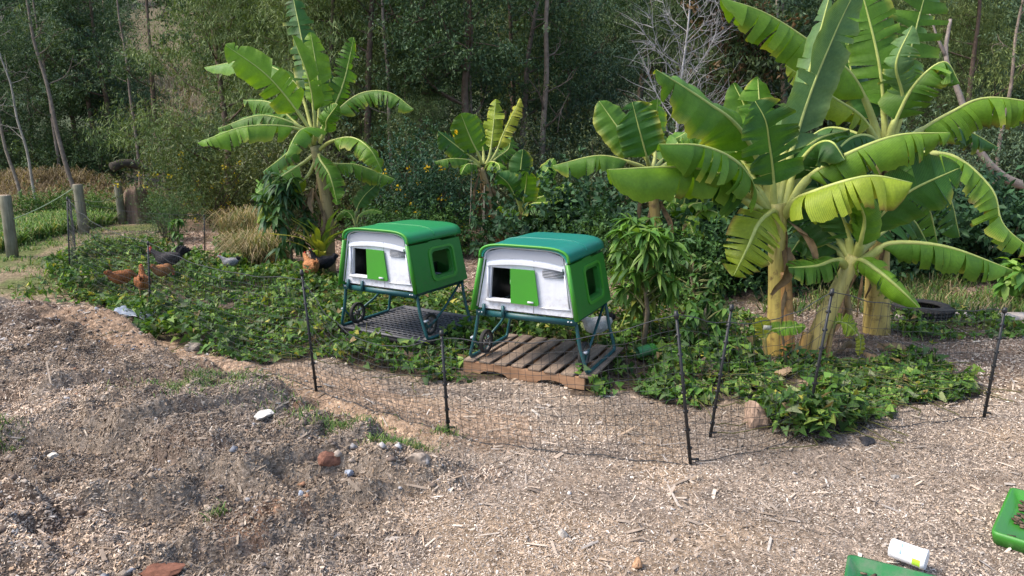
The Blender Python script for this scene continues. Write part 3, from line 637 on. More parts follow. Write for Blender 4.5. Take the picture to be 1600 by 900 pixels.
# loose netting lying on the soil under the near fence
# ------------------------------------------------------------------ timber posts and rope at left
def timber(top, base, rad, label, lean=0):
    b0 = G(*base); p1 = PY(top[0], top[1], b0[1]); v = p1 - b0
    o = thing('timber_post', label, 'fence post', tuple(b0), 0, 'timber fence posts at left'); m_ = MB()
    m_.tube([v * -.06, v * .3, v * .7, v * .985, v * 1.0], [rad * 1.05, rad * 1.03, rad, rad * .98, rad * .90], 14); m_.build('shaft', M_POSTW, o, True); m_ = MB()
    m_.tube([v * .9985, v * 1.004], [rad * .88, rad * .84], 14); m_.build('cut_top', M_PAL, o); return b0, p1
tA = timber((8, 305), (20, 402), .095, 'grey timber post at the far left edge of the picture')
tB = timber((121, 288), (132, 366), .105, 'silvery timber post in the middle of the three at left')
tC = timber((183, 283), (192, 349), .095, 'greenish timber post nearest the jagged stump')
M_ROPE = simple('pale_green_rope', (.28, .36, .22), .8, 0, .2)
def rope(a, b, lab, h=.9, sag=.18):
    p = [a + (b - a) * u + np.array([0, 0, -sag * 4 * u * (1 - u)]) for u in np.linspace(0, 1, 14)]; m_ = MB(); m_.tube(p, .010, 5); return tag(m_.build('rope', M_ROPE, None, True), lab, 'rope')
at = lambda t_, k: t_[0] + (t_[1] - t_[0]) * k
rope(at(tA, .62) + [.1, 0, 0], at(tB, .93) - [.1, 0, 0], 'pale green rope from the far left timber post to the silvery one', sag=.05)
rope(at(tB, .70) + [.1, 0, 0], at(tC, .65) - [.1, 0, 0], 'pale rope between the silvery and the greenish timber posts', sag=.1)

# ------------------------------------------------------------------ jagged stump
b0 = PY(212, 300, 18.8); st = thing('tree_stump', 'jagged broken tree stump beside the greenish timber post', 'tree stump', (b0[0], b0[1] , 0)); m_ = MB(); th = np.linspace(0, 2 * math.pi, 33)[:-1]
Vs = []; rs = np.random.default_rng(3)
for hh, r_ in ((-.1, .34), (.25, .30), (.55, .28), (.75, .26)): Vs += [(r_ * (1 + .12 * math.sin(5 * a + hh * 3) + .05 * math.sin(11 * a)) * math.cos(a), r_ * (1 + .12 * math.sin(5 * a + hh)) * math.sin(a), hh) for a in th]
Vs += [(.23 * math.cos(a), .23 * math.sin(a), .86 + .35 * rs.random() * (1 + math.sin(a * 1.0 + 1.2)) * .8) for a in th]; Vs += [(.14 * math.cos(a), .14 * math.sin(a), .62) for a in th]
m_.add(Vs, [(r * 32 + q, r * 32 + (q + 1) % 32, (r + 1) * 32 + (q + 1) % 32, (r + 1) * 32 + q) for r in range(5) for q in range(32)]); m_.build('trunk', wood('weathered_stump_wood', (.30, .21, .16), (.10, .07, .05), (18, 18, 1.5)), st)
# ------------------------------------------------------------------ tyre and concrete edging at right
ty = G(1440, 497); T_ = thing('tyre', 'old black tyre lying flat by the concrete edging at right', 'tyre', (ty[0], ty[1], .0)); m_ = MB()
prf = [(.19, .02), (.26, .0), (.325, .02), (.335, .06), (.335, .13), (.325, .17), (.26, .19), (.195, .17), (.185, .155), (.25, .15), (.29, .12), (.29, .07), (.25, .04)]
n = 48; th = np.linspace(0, 2 * math.pi, n + 1)[:-1]; L = len(prf)
m_.add([(r_ * math.cos(a), r_ * math.sin(a), z) for a in th for r_, z in prf], [((i_ * L + j), (i_ * L + (j + 1) % L), (((i_ + 1) % n) * L + (j + 1) % L), (((i_ + 1) % n) * L + j)) for i_ in range(n) for j in range(L)])
m_.build('carcass', M_TYRE, T_, True); m_ = MB()
for i_ in range(44):
    a = i_ * 2 * math.pi / 44; R_ = [[math.cos(a), -math.sin(a), 0], [math.sin(a), math.cos(a), 0], [0, 0, 1]]
    for z in (.055, .095, .135): m_.box((.337 * math.cos(a + .03 * (z > .09)), .337 * math.sin(a + .03 * (z > .09)), z), (.014, .034, .032), R_)
m_.build('tread', M_TYRE, T_)
M_CONC = simple('pale_concrete', (.50, .43, .37), .9, 0, .5, 5, (.26, .21, .17), .4)
e0, e1 = G(1385, 500), G(1640, 500)
m_ = MB(); nseg = 9
for q in range(nseg):
    a = e0 + (e1 - e0) * (q / nseg); b2 = e0 + (e1 - e0) * ((q + 1) / nseg - .004); c = (a + b2) / 2
    m_.box((c[0], c[1] + .04 * math.sin(q * 2.1), .03), (np.linalg.norm(b2 - a), .22, .07))
tag(m_.build('path', M_CONC), kind='structure')

# ------------------------------------------------------------------ green trays and white tub in the foreground
M_TRAY = simple('tray_green_plastic', (.022, .155, .045), .45, 0, .7, 9, (.15, .16, .12), .1)
M_TRAYL = simple('tray_bright_green_plastic', (.040, .215, .022), .45, 0, .5, 7, (.06, .14, .05), .1)
def tray(corner, rz, w, d, h, label, flip, mat, tilt=(0, 0)):
    o = thing('green_tray', label, 'tray', corner, rz); o.rotation_euler = (tilt[0], tilt[1], rz)
    bm = bmesh.new(); th_ = .012; ins = .03
    O0 = rrect(0, w, 0, d, .03, 4); O1 = rrect(-.012, w + .012, -.012, d + .012, .035, 4); I1 = rrect(.003, w - .003, .003, d - .003, .028, 4); I0 = rrect(ins + .01, w - ins - .01, ins + .01, d - ins - .01, .02, 4)
    rings = [(O0, 0), (O1, h - .02), (O1, h), (I1, h), (I0, .02)]; V_ = [(x, y, z) for ring, z in rings for x, y in ring]; n_ = len(O0)
    f_ = [(r * n_ + q, r * n_ + (q + 1) % n_, (r + 1) * n_ + (q + 1) % n_, (r + 1) * n_ + q) for r in range(4) for q in range(n_)]
    m_ = MB(); m_.add(V_, f_); m_.f.append(np.array([[4 * n_ + q for q in range(n_)]])); m_.f.append(np.array([list(range(n_))[::-1]])); m_.build('pan', mat, o)
    rs = np.random.default_rng(int(w * 100)); m_ = MB(); N = 500; x = rs.uniform(.06, w - .06, N); y = rs.uniform(.06, d - .06, N); k = fbm(x * 7 + w * 9, y * 7, 5, 3) > .47; x = x[k]; y = y[k]
    for a, b2 in zip(x, y): m_.box((a, b2, .026 + .008 * rs.random()), (.012 + .03 * rs.random(), .008 + .012 * rs.random(), .008), [[math.cos(a * 90), -math.sin(a * 90), .1], [math.sin(a * 90), math.cos(a * 90), .1], [0, 0, 1]], np.array((.10, .07, .05)) * (.6 + 1.1 * rs.random()))
    tag(m_.build('soil_crumbs', M_CLOD, o), kind='stuff'); return o
rz_ = math.radians(-29); c = G(1329, 862, .09)
tray((c[0] - .60 * math.sin(-rz_), c[1] - .60 * math.cos(rz_), .0), rz_, .85, .60, .07, 'green plastic tray with dirt at the bottom edge of the picture', False, M_TRAY)
c = G(1552, 836, .05)
tray((c[0], c[1], .0), math.radians(-42), .70, .66, .075, 'bright green tray at the right edge of the picture', False, M_TRAYL)
# white tub leaning on the tray
mt, t, b, o = newmat('white_tub_with_print'); uvn = nd(t, 'ShaderNodeUVMap'); sx_ = nd(t, 'ShaderNodeSeparateXYZ'); t.links.new(uvn.outputs[0], sx_.inputs[0])
def band(axis, a, b2):
    g_ = nd(t, 'ShaderNodeMath', operation='GREATER_THAN'); g_.inputs[1].default_value = a; l_ = nd(t, 'ShaderNodeMath', operation='LESS_THAN'); l_.inputs[1].default_value = b2
    t.links.new(sx_.outputs[axis], g_.inputs[0]); t.links.new(sx_.outputs[axis], l_.inputs[0]); m2 = nd(t, 'ShaderNodeMath', operation='MULTIPLY'); t.links.new(g_.outputs[0], m2.inputs[0]); t.links.new(l_.outputs[0], m2.inputs[1]); return m2.outputs[0]
def rectm(a, b2, c2, d): m2 = nd(t, 'ShaderNodeMath', operation='MULTIPLY'); t.links.new(band(0, a, b2), m2.inputs[0]); t.links.new(band(1, c2, d), m2.inputs[1]); return m2.outputs[0]
cc_ = (.80, .80, .82)
col = mix(t, cc_, (.25, .36, .42), rectm(.30, .345, .33, .52)); col = mix(t, col, (.55, .64, .66), rectm(.20, .29, .33, .52)); col = mix(t, col, (.10, .18, .24), rectm(.345, .36, .33, .52))
col = mix(t, col, (.12, .20, .24), rectm(.50, .52, .33, .55))
for k in range(4): col = mix(t, col, (.35, .42, .42), rectm(.60 + k * .045, .612 + k * .045, .35, .54))
col = mix(t, col, (.45, .75, .06), rectm(.66, .88, .20, .34))
t.links.new(col, b.inputs['Base Color']); b.inputs['Roughness'].default_value = .35
TB = thing('white_tub', 'white plastic tub with printed label lying behind the green tray', 'tub', (0, 0, 0)); m_ = MB()
prof_t = [(0, .001), (0, .046), (.012, .050), (.145, .050), (.150, .053), (.168, .053), (.172, .048), (.172, .001)]; n = 32; th = np.linspace(0, 2 * math.pi, n + 1)
V_ = []; U_ = []
for xq, r_ in prof_t:
    for q, a in enumerate(th): V_.append((xq, r_ * math.cos(a), r_ * math.sin(a))); U_.append((xq / .172, 1 - q / n))
m_.add(V_, [(r * (n + 1) + q, r * (n + 1) + q + 1, (r + 1) * (n + 1) + q + 1, (r + 1) * (n + 1) + q) for r in range(len(prof_t) - 1) for q in range(n)], None, U_); tb = m_.build('body', mt, TB, True, uv=True)
for p in tb.data.polygons:
    if p.index < n or p.index >= n * (len(prof_t) - 2): p.use_smooth = False
a = G(1392, 868, .055); b2 = G(1440, 885, .055); d = nrm(b2 - a)
TB.location = (a[0] + .01, a[1] + .03, .085); TB.rotation_euler = (math.radians(-71), 0.02, math.atan2(d[1], d[0]))
# green feeder lying in the vines and a scrap of plastic sheet
p = G(1010, 568); fo = thing('green_feeder', 'translucent green plastic feeder lying among the vines right of the wooden pallet', 'feeder', (p[0], p[1], .12), .3); m_ = MB()
m_.tube([(-.10, 0, 0), (.0, 0, .02), (.02, 0, .02)], [.052, .055, .055], 16, cap=False); m_.build('cylinder', M_TRAY, fo, True); m_ = MB(); m_.tube([(.02, 0, .02), (.05, 0, .02), (.13, 0, -.02)], [.06, .065, .03], 16, cap=False); m_.build('cone', M_TRAYL, fo, True)
M_SHEET = simple('blue_grey_plastic_sheet', (.17, .21, .27), .5, 0, .4, 8, (.3, .3, .32), .3)
p = G(212, 503); q_ = 14; m_ = MB(); X_, Y_ = np.meshgrid(np.linspace(-.24, .24, q_), np.linspace(-.13, .13, q_)); Zs = .10 + .10 * (fbm(X_ * 9, Y_ * 9, 3, 3) - .5) - .25 * X_ * .4
i_ = (np.arange(q_ - 1)[:, None] * q_ + np.arange(q_ - 1)[None]); Fs = np.stack([i_, i_ + 1, i_ + q_ + 1, i_ + q_], -1).reshape(-1, 4)
m_.add(np.stack([X_, Y_ + X_ * -.3, Zs], -1).reshape(-1, 3), Fs); sh = m_.build('plastic_sheet', M_SHEET, None, True); sh.location = (p[0], p[1], .02); so = sh.modifiers.new('t', 'SOLIDIFY'); so.thickness = .004; tag(sh, 'crumpled blue grey plastic sheet at the left end of the vine patch', 'plastic sheet')
# ------------------------------------------------------------------ chickens
def feather(name, c1, c2, sc=55, rough=.8):
    m, t, b, o = newmat(name); v = nd(t, 'ShaderNodeTexVoronoi'); v.inputs['Scale'].default_value = sc; tc = nd(t, 'ShaderNodeTexCoord'); t.links.new(tc.outputs['Object'], v.inputs['Vector'])
    n = noise(t, 14, 4); c = ramp(t, v.outputs['Distance'], [(.15, c1), (.55, c2)]); c = mix(t, c, ramp(t, n, [(.3, (.65,) * 3), (.7, (1.15,) * 3)]), 1, 'MULTIPLY')
    t.links.new(c, b.inputs['Base Color']); b.inputs['Roughness'].default_value = rough; b.inputs['Specular IOR Level'].default_value = .25; bump(t, b, v.outputs['Distance'], .7, .008); return m
FE = {'ginger': feather('ginger_feathers', (.50, .21, .075), (.26, .09, .03)), 'pale': feather('pale_ginger_feathers', (.55, .27, .12), (.32, .13, .05)),
      'grey': feather('charcoal_feathers', (.075, .068, .072), (.030, .027, .030), 70), 'black': feather('black_feathers', (.018, .018, .024), (.010, .010, .013), 60),
      'white': feather('white_feathers', (.62, .60, .57), (.48, .47, .46), 60), 'lace': feather('silver_grey_feathers', (.46, .46, .47), (.16, .16, .17), 75)}
M_COMB = simple('red_comb', (.50, .035, .035), .55, 0, .2); M_BEAK = simple('horn_beak', (.38, .26, .10), .5, 0, .2); M_EYE = simple('hen_eye', (.01, .008, .006), .2, 0, 0, bmp=0); M_SHANK = simple('hen_leg', (.42, .30, .10), .7, 0, .3)
def hen(px, py, face, body, tailc, label, pose='up', sc=1.0, comb=1.0, z=.0, cat='chicken'):
    p = G(px, py); o = thing('chicken', label, cat, (p[0], p[1], z + .05), face); o.scale = (sc,) * 3
    spine = [(-.235, .315, .012, .022), (-.205, .300, .035, .050), (-.16, .275, .062, .080), (-.10, .245, .088, .105), (-.03, .225, .105, .120), (.04, .220, .108, .122), (.095, .235, .094, .112), (.135, .270, .070, .085)]
    neck = {'up': [(.155, .315, .050, .056), (.168, .355, .040, .044), (.178, .395, .034, .037), (.188, .425, .034, .034), (.208, .445, .031, .031), (.230, .440, .022, .022), (.243, .436, .010, .011)],
            'down': [(.175, .275, .052, .056), (.215, .250, .042, .044), (.250, .205, .035, .037), (.272, .165, .033, .034), (.285, .130, .030, .031), (.292, .105, .021, .021), (.294, .092, .010, .010)],
            'fwd': [(.170, .310, .050, .056), (.205, .335, .041, .044), (.235, .362, .035, .036), (.258, .380, .034, .034), (.283, .384, .030, .030), (.303, .376, .021, .021), (.315, .370, .010, .010)]}[pose]
    S = np.array(spine + neck); P3 = np.stack([S[:, 0], np.zeros(len(S)), S[:, 1]], 1); n = len(S); T = nrm(np.gradient(P3, axis=0)); up = np.cross(np.array([0, 1.0, 0]), T) * -1
    seg = 18; th = np.linspace(0, 2 * math.pi, seg + 1)[:-1]
    idx = np.linspace(0, n - 1, 40); Pi = np.stack([np.interp(idx, range(n), P3[:, k]) for k in range(3)], 1); Ui = nrm(np.stack([np.interp(idx, range(n), up[:, k]) for k in range(3)], 1)); ry = np.interp(idx, range(n), S[:, 2]); rz_ = np.interp(idx, range(n), S[:, 3])
    v = Pi[:, None] + ry[:, None, None] * np.cos(th)[None, :, None] * np.array([0, 1.0, 0]) + rz_[:, None, None] * np.sin(th)[None, :, None] * Ui[:, None]
    v += .004 * np.sin(idx * 2.1)[:, None, None] * np.sin(th * 5)[None, :, None] * Ui[:, None]
    i_ = np.arange(39)[:, None] * seg; j = np.arange(seg)[None]; k = (j + 1) % seg; m_ = MB(); m_.add(v.reshape(-1, 3), np.stack([i_ + j, i_ + k, i_ + seg + k, i_ + seg + j], -1).reshape(-1, 4)); m_.f.append(np.array([list(range(seg))])); m_.f.append(np.array([[39 * seg + q for q in range(seg)][::-1]]))
    bd = m_.build('body', FE[body], o, True)
    hd, ht = P3[-4], T[-2]; hu = nrm(np.cross(np.array([0, 1.0, 0]), ht) * -1)
    if hu[2] < 0 and pose != 'down': hu = -hu
    m_ = MB(); tip = P3[-1] + ht * .028 - hu * .006; m_.tube([P3[-1] - ht * .006, P3[-1] + ht * .012, tip], [.0115, .009, .001], 8); m_.build('beak', M_BEAK, bd, True)
    # comb with points
    pts = [(-.032, .0), (-.036, .020)] + [(-.028 + q * .016, (.034 if q % 2 == 0 else .020) * comb) for q in range(4)] + [(.030, .012), (.030, .0)]
    plate('comb', [(a, b2 + .02) for a, b2 in pts], [], .010, M_COMB, bd, lambda u, w, d: Vector(hd + ht * u + hu * w + np.array([0, d - .005, 0])))
    m_ = MB()
    for s in (-1, 1): m_.tube([P3[-2] + np.array([0, s * .010, 0]) - hu * .012, P3[-2] + np.array([0, s * .013, 0]) - hu * .030 * comb, P3[-2] + np.array([0, s * .012, 0]) - hu * .046 * comb], [.007, .012, .004], 8)
    m_.build('wattle', M_COMB, bd, True)
    if comb > 1.2:
        m_ = MB(); m_.tube([P3[-5], P3[-4] + ht * .004, P3[-3], P3[-2]], [.030, .0365, .034, .025], 12); m_.build('red_face', M_COMB, bd, True)
    for s in (-1, 1): m_ = MB(); c = P3[-3] + np.array([0, s * .029, 0]) + hu * .008; m_.tube([c - [0, .004, 0], c + [0, .004, 0]], .006, 8); m_.build('eye', M_EYE, bd)
    # wings: flattened teardrops against the flanks
    for s in (-1, 1):
        m_ = MB(); W = [(.075, .245, .006, .02), (.05, .245, .020, .06), (-.02, .245, .026, .078), (-.09, .262, .022, .060), (-.15, .285, .012, .030), (-.185, .298, .003, .008)]; Vw = []
        for x_, z_, a_, b2 in W:
            w_off = np.interp(x_, S[:8, 0], S[:8, 2]) * .90; Vw += [(x_, s * (w_off + a_ * math.cos(q)), z_ + b2 * math.sin(q)) for q in th[::2]]
        L = len(th[::2]); m_.add(Vw, [(r * L + q, r * L + (q + 1) % L, (r + 1) * L + (q + 1) % L, (r + 1) * L + q) for r in range(5) for q in range(L)]); m_.build('wing', FE[body], o, True)
    # tail feathers
    tl = MB(); L = .10 if comb < 1.2 else .19; rr_ = random.Random(int(px))
    for q in range(11):
        a = math.radians(35 + 60 * q / 10 * (1.2 if comb > 1.2 else 1)); s = (q % 2 * 2 - 1) * (.012 + .02 * rr_.random()); b0 = np.array([-.19, s, .285]); d1 = np.array([-math.cos(a), s * 2, math.sin(a)]); crv = np.array([-.35, s, -.25]) if comb > 1.2 else np.zeros(3)
        P_ = [b0, b0 + d1 * L * .5, b0 + d1 * L + crv * L * .5]; P_ = crom(P_, 6); sd = nrm(np.cross(d1, [0, 1, .2])); w_ = np.array([.012, .022, .026, .026, .02, .006])[:, None] * (1 if comb < 1.2 else 1.3)
        Vt = np.concatenate([P_ - sd * w_, P_ + sd * w_ + [0, .006, 0]]); tl.add(Vt, [(r, r + 1, r + 7, r + 6) for r in range(5)])
    t_o = tl.build('tail', FE[tailc], o, True); so = t_o.modifiers.new('t', 'SOLIDIFY'); so.thickness = .003
    for s in (-1, 1):
        m_ = MB(); m_.tube([(.0, s * .05, .16), (.01, s * .052, .09), (-.005, s * .052, .012)], [.026, .010, .009], 8)
        for a in (-.5, 0, .5, 3.14): m_.tube([(-.005, s * .052, .010), (-.005 + .05 * math.cos(a), s * .052 + .05 * math.sin(a), .004)], [.007, .003], 6)
        m_.build('leg', M_SHANK, o, True)
    return o
R_ = math.radians
hen(193, 466, R_(60), 'ginger', 'ginger', 'ginger hen at far left pecking with its back to the fence', 'down', .80, .8, .07)
hen(227, 476, R_(118), 'ginger', 'ginger', 'ginger hen with its neck raised next to the netting post', 'up', .88, .8, .06)
hen(266, 440, R_(188), 'grey', 'black', 'charcoal rooster with large red comb among the vines', 'fwd', .92, 1.5, .10, 'rooster')
hen(256, 449, R_(70), 'pale', 'pale', 'ginger hen half hidden in front of the charcoal rooster', 'down', .75, .7, .04)
hen(362, 436, R_(178), 'lace', 'black', 'silver grey hen with black tail alone in the vines', 'fwd', .62, .8, .08)
hen(488, 449, R_(125), 'pale', 'pale', 'ginger hen beside the black hen near the yellow leafed plant', 'fwd', .95, .8, .05)
hen(507, 443, R_(185), 'black', 'black', 'black hen standing behind a ginger hen left of the coop', 'up', .85, .9, .09)
hen(605, 474, R_(10), 'pale', 'pale', 'ginger hen behind the coop on the black pallet', 'fwd', .85, .8, .05)
hen(932, 548, R_(195), 'white', 'black', 'white hen with red comb behind the wheel of the teal roofed coop', 'fwd', .75, 1.1, .06)
# ------------------------------------------------------------------ banana plants
m, t, b, o = newmat('banana_leaf_blade'); M_BLEAF = m
at_ = nd(t, 'ShaderNodeAttribute', attribute_name='col'); uvn = nd(t, 'ShaderNodeUVMap')
wv = nd(t, 'ShaderNodeTexWave'); wv.wave_type = 'BANDS'; wv.bands_direction = 'X'; wv.inputs['Scale'].default_value = 26; wv.inputs['Distortion'].default_value = .6; wv.inputs['Detail'].default_value = 2
t.links.new(uvn.outputs[0], wv.inputs['Vector'])
n1 = noise(t, 5, 5, .65); n2 = noise(t, 45, 3)
col = mix(t, at_.outputs['Color'], ramp(t, n1, [(.3, (.72, .78, .8)), (.7, (1.22, 1.15, 1.1))]), 1, 'MULTIPLY')
col = mix(t, col, ramp(t, wv.outputs['Fac'], [(0, (.80, .84, .8)), (.5, (1.0,) * 3), (1, (1.16, 1.12, 1.05))]), 1, 'MULTIPLY')
col = mix(t, col, ramp(t, n2, [(.3, (.9,) * 3), (.7, (1.08,) * 3)]), 1, 'MULTIPLY')
t.links.new(col, b.inputs['Base Color']); b.inputs['Roughness'].default_value = .42; b.inputs['Specular IOR Level'].default_value = .28
bump(t, b, wv.outputs['Fac'], .35, .006)
tr = nd(t, 'ShaderNodeBsdfTranslucent'); t.links.new(mix(t, col, (1.5, 1.5, .45), 1, 'MULTIPLY'), tr.inputs['Color']); ms = nd(t, 'ShaderNodeMixShader'); ms.inputs[0].default_value = .30
t.links.new(b.outputs[0], ms.inputs[1]); t.links.new(tr.outputs[0], ms.inputs[2]); t.links.new(ms.outputs[0], o.inputs['Surface'])
M_RIB = attrmat('banana_midrib', .5, .25, 12, spec=.4, bmp=.05)
m, t, b, o = newmat('banana_stem'); M_BSTEM = m
at_ = nd(t, 'ShaderNodeAttribute', attribute_name='col'); tc = nd(t, 'ShaderNodeTexCoord'); mp = nd(t, 'ShaderNodeMapping'); mp.inputs['Scale'].default_value = (14, 14, 1.0); t.links.new(tc.outputs['Object'], mp.inputs[0])
n1 = noise(t, 1.6, 7, .7, mp.outputs[0]); n2 = noise(t, 9, 5, .7)
col = mix(t, at_.outputs['Color'], ramp(t, n1, [(.25, (.42, .30, .18)), (.45, (.95, .92, .85)), (.7, (1.25, 1.2, 1.05))]), 1, 'MULTIPLY')
col = mix(t, col, (.10, .055, .025), ramp(t, n2, [(.54, (0,) * 3), (.68, (.8,) * 3)]))
t.links.new(col, b.inputs['Base Color']); b.inputs['Roughness'].default_value = .55; bump(t, b, n1, .4, .01)
M_DRYL = attrmat('dry_banana_sheath', .9, .5, 14, trans=.1, spec=.15, bmp=.3)

LEAFC = {'n': (.090, .205, .022), 'd': (.045, .130, .027), 'b': (.150, .290, .025), 'y': (.25, .335, .030), 'p': (.105, .195, .075), 'yy': (.36, .38, .05)}
def banana_leaf(ctrl, hw, parent, col='n', up=(0, 0, 1), fold=35, t0=.27, tears=10, gap=.14, seed=0, rib=.020, wave=.012, yellow=.25, origin=(0, 0, 0), curl=0., swing=.0, twist=0., blunt=.30):
    r = np.random.default_rng(seed); P = crom(ctrl, 48) - np.array(origin); n = len(P)
    T = nrm(np.gradient(P, axis=0)); U = np.broadcast_to(np.array(up, float), (n, 3)); S = nrm(np.cross(T, U))
    for i in range(1, n):
        if S[i] @ S[i - 1] < 0: S[i] = -S[i]
    # keep the frame steady where the midrib turns straight down
    for i in range(2, n): S[i] = nrm(S[i] * .35 + S[i - 1] * .65)
    N = nrm(np.cross(S, T))
    if twist:
        a = np.linspace(0, twist, n)[:, None]; S, N = S * np.cos(a) + N * np.sin(a), N * np.cos(a) - S * np.sin(a)
    L = np.concatenate([[0], np.cumsum(np.linalg.norm(np.diff(P, axis=0), axis=1))]); tt = L / L[-1]
    prof = lambda q: np.minimum(1, (q / .10 + .02) ** .55) * np.minimum(1, ((1 - q) / blunt + .004) ** .6)
    base = np.array(LEAFC[col]) * r.uniform(.9, 1.12); ycol = np.array((.42, .40, .07)); bcol = np.array((.16, .09, .035))
    mb = MB(); K = 6
    for s in (-1, 1):
        cuts = np.sort(r.uniform(.08, .97, r.poisson(tears * 1.35))) if tears else np.array([])
        cuts = np.concatenate([[0], cuts, [1]]); cuts = cuts[np.concatenate([[True], np.diff(cuts) > .022])]; cuts[-1] = 1
        for a, b2 in zip(cuts[:-1], cuts[1:]):
            m_ = max(3, int((b2 - a) * 40) + 2); f0 = math.radians(np.clip(fold + r.normal(0, 8 + 6 * (tears > 6)) + 12 * (tears > 6) * r.random(), -30, 105)); ga, gb = r.uniform(.2, 1.3) * gap * (a > 0), r.uniform(.2, 1.3) * gap * (b2 < 1)
            sw = r.normal(0, .05); dep = r.uniform(.45, 1.0) if tears < 7 else r.uniform(.75, 1.0); ye = r.random() < yellow; lim = r.uniform(.93, 1.0)
            q = np.linspace(0, 1, m_)[:, None]; k = (np.arange(K + 1) / K)[None, :]
            spread = np.clip((k - (1 - dep)) / dep, 0, 1) ** .9
            u = a + (b2 - a) * (q * (1 - (ga + gb) * spread) + ga * spread)
            ub = t0 + (1 - t0) * np.clip(u, 0, 1); w = prof(np.clip(a + (b2 - a) * q, 0.001, .999)) * hw * lim
            idx = lambda A: np.stack([np.interp(ub, tt, A[:, c]) for c in range(3)], -1)
            Pc, Tc, Sc, Nc = idx(P), idx(T), idx(S), idx(N)
            ph = f0 * (.25 + 1.0 * k) + curl * k * k
            # integrate along the half width
            dk = 1.0 / K; cx = np.cumsum(np.concatenate([[0], np.full(K, dk)]) * np.cos(ph)[0]); cz = np.cumsum(np.concatenate([[0], np.full(K, dk)]) * np.sin(ph)[0])
            Q = Pc + s * Sc * (cx[None] * w)[..., None] - Nc * (cz[None] * w)[..., None] + Tc * (w * k * (.18 + sw))[..., None]
            Q = Q + Nc * ((wave * np.sin(q * (b2 - a) * 34 + r.uniform(0, 6)) + .5 * wave * np.sin((a + q * (b2 - a)) * 90)) * k)[..., None] - np.array([0, 0, 1.0]) * (w * k * k * .10 * r.random())[..., None]
            c = np.broadcast_to(base, Q.shape).copy() * (1 + .10 * r.normal())
            e = np.broadcast_to(sstep(.72, 1.0, k), Q.shape[:2]) * (.75 if ye else .12)
            c = c * (1 - e[..., None]) + ycol * e[..., None]
            if ye and yellow > .4: e2 = np.broadcast_to((k > .97) * (r.random() < .5), Q.shape[:2]).astype(float) * .8; c = c * (1 - e2[..., None]) + bcol * e2[..., None]
            uvs = np.stack([ub * L[-1] + 0 * k, s * k + 0 * q], -1)
            i_ = np.arange(m_ - 1)[:, None] * (K + 1); j = np.arange(K)[None]; f = np.stack([i_ + j, i_ + j + 1, i_ + K + 2 + j, i_ + K + 1 + j], -1).reshape(-1, 4)
            mb.add(Q.reshape(-1, 3), f if s < 0 else f[:, ::-1], c.reshape(-1, 3), uvs.reshape(-1, 2))
    lf = mb.build('leaf', M_BLEAF, parent, True, uv=True)
    mr = MB(); rad = rib * (1 - tt) ** .75 * np.where(tt < t0, 1.5, .95) + .0025
    cr = np.array((.42, .44, .14))[None] * (1 - tt[:, None]) + np.array((.34, .42, .10))[None] * tt[:, None]
    mr.tube(P - N * rad[:, None] * .5, rad, 7, cr); mr.build('midrib', M_RIB, lf, True)
    return lf
def stem(path, r0, r1, parent, c0, c1, origin, segs=26, name='pseudostem', sheaths=5, seed=0):
    P = crom(path, 26) - np.array(origin); n = len(P); r = np.random.default_rng(seed); mb = MB()
    tt = np.linspace(0, 1, n); rad = r0 + (r1 - r0) * tt ** .8; T = nrm(np.gradient(P, axis=0)); A = nrm(np.cross(T, [0, 1, 0])); B = np.cross(T, A)
    th = np.linspace(0, 2 * math.pi, segs + 1)[:-1]
    lob = [(r.uniform(0, 6.28), r.uniform(.5, 1.4)) for _ in range(sheaths)]
    rr_ = np.ones((n, segs))
    for a, w in lob:
        d = (th - a + .25 * 0) % (2 * math.pi); rr_ += (.07 * np.exp(-d / w))[None]
    v = P[:, None] + (rad[:, None] * rr_)[..., None] * (np.cos(th)[None, :, None] * A[:, None] + np.sin(th)[None, :, None] * B[:, None])
    cc = np.array(c0)[None, None] * (1 - tt[:, None, None]) + np.array(c1)[None, None] * tt[:, None, None]
    cc = np.broadcast_to(cc, v.shape) * (1 + .22 * (r.random((1, segs, 1)) - .5)); f = np.stack([(np.arange(n - 1)[:, None] * segs + np.arange(segs)[None]), (np.arange(n - 1)[:, None] * segs + (np.arange(segs)[None] + 1) % segs), ((np.arange(n - 1)[:, None] + 1) * segs + (np.arange(segs)[None] + 1) % segs), ((np.arange(n - 1)[:, None] + 1) * segs + np.arange(segs)[None])], -1).reshape(-1, 4)
    mb.add(v.reshape(-1, 3), f, cc.reshape(-1, 3)); mb.f.append(np.array([[(n - 1) * segs + q for q in range(segs)]])); return mb.build(name, M_BSTEM, parent, True)
def dry_strip(p0, p1, w, parent, origin, seed, col=(.30, .20, .11), name='dry_sheath'):
    r = np.random.default_rng(seed); p0 = np.array(p0, float); p1 = np.array(p1, float); P = crom([p0, (p0 + p1) / 2 + r.normal(0, .05, 3), p1], 12) - np.array(origin); n = len(P)
    T = nrm(np.gradient(P, axis=0)); S = nrm(np.cross(T, r.normal(size=3))); N = np.cross(S, T); tt = np.linspace(0, 1, n); ww = w * (np.sin(math.pi * (tt * .85 + .1)) + .15); mb = MB(); Vv = []
    for k in (-1, -.4, .2, 1): Vv.append(P + S * (ww * k)[:, None] + N * (ww * (k * k - .5) * .7 + .01 * np.sin(tt * 17 + k * 3))[:, None])
    Vv = np.stack(Vv, 1).reshape(-1, 3); mb.add(Vv, [(i * 4 + j, i * 4 + j + 1, i * 4 + j + 5, i * 4 + j + 4) for i in range(n - 1) for j in range(3)], np.array(col) * r.uniform(.6, 1.25)); return mb.build(name, M_DRYL, parent, True)

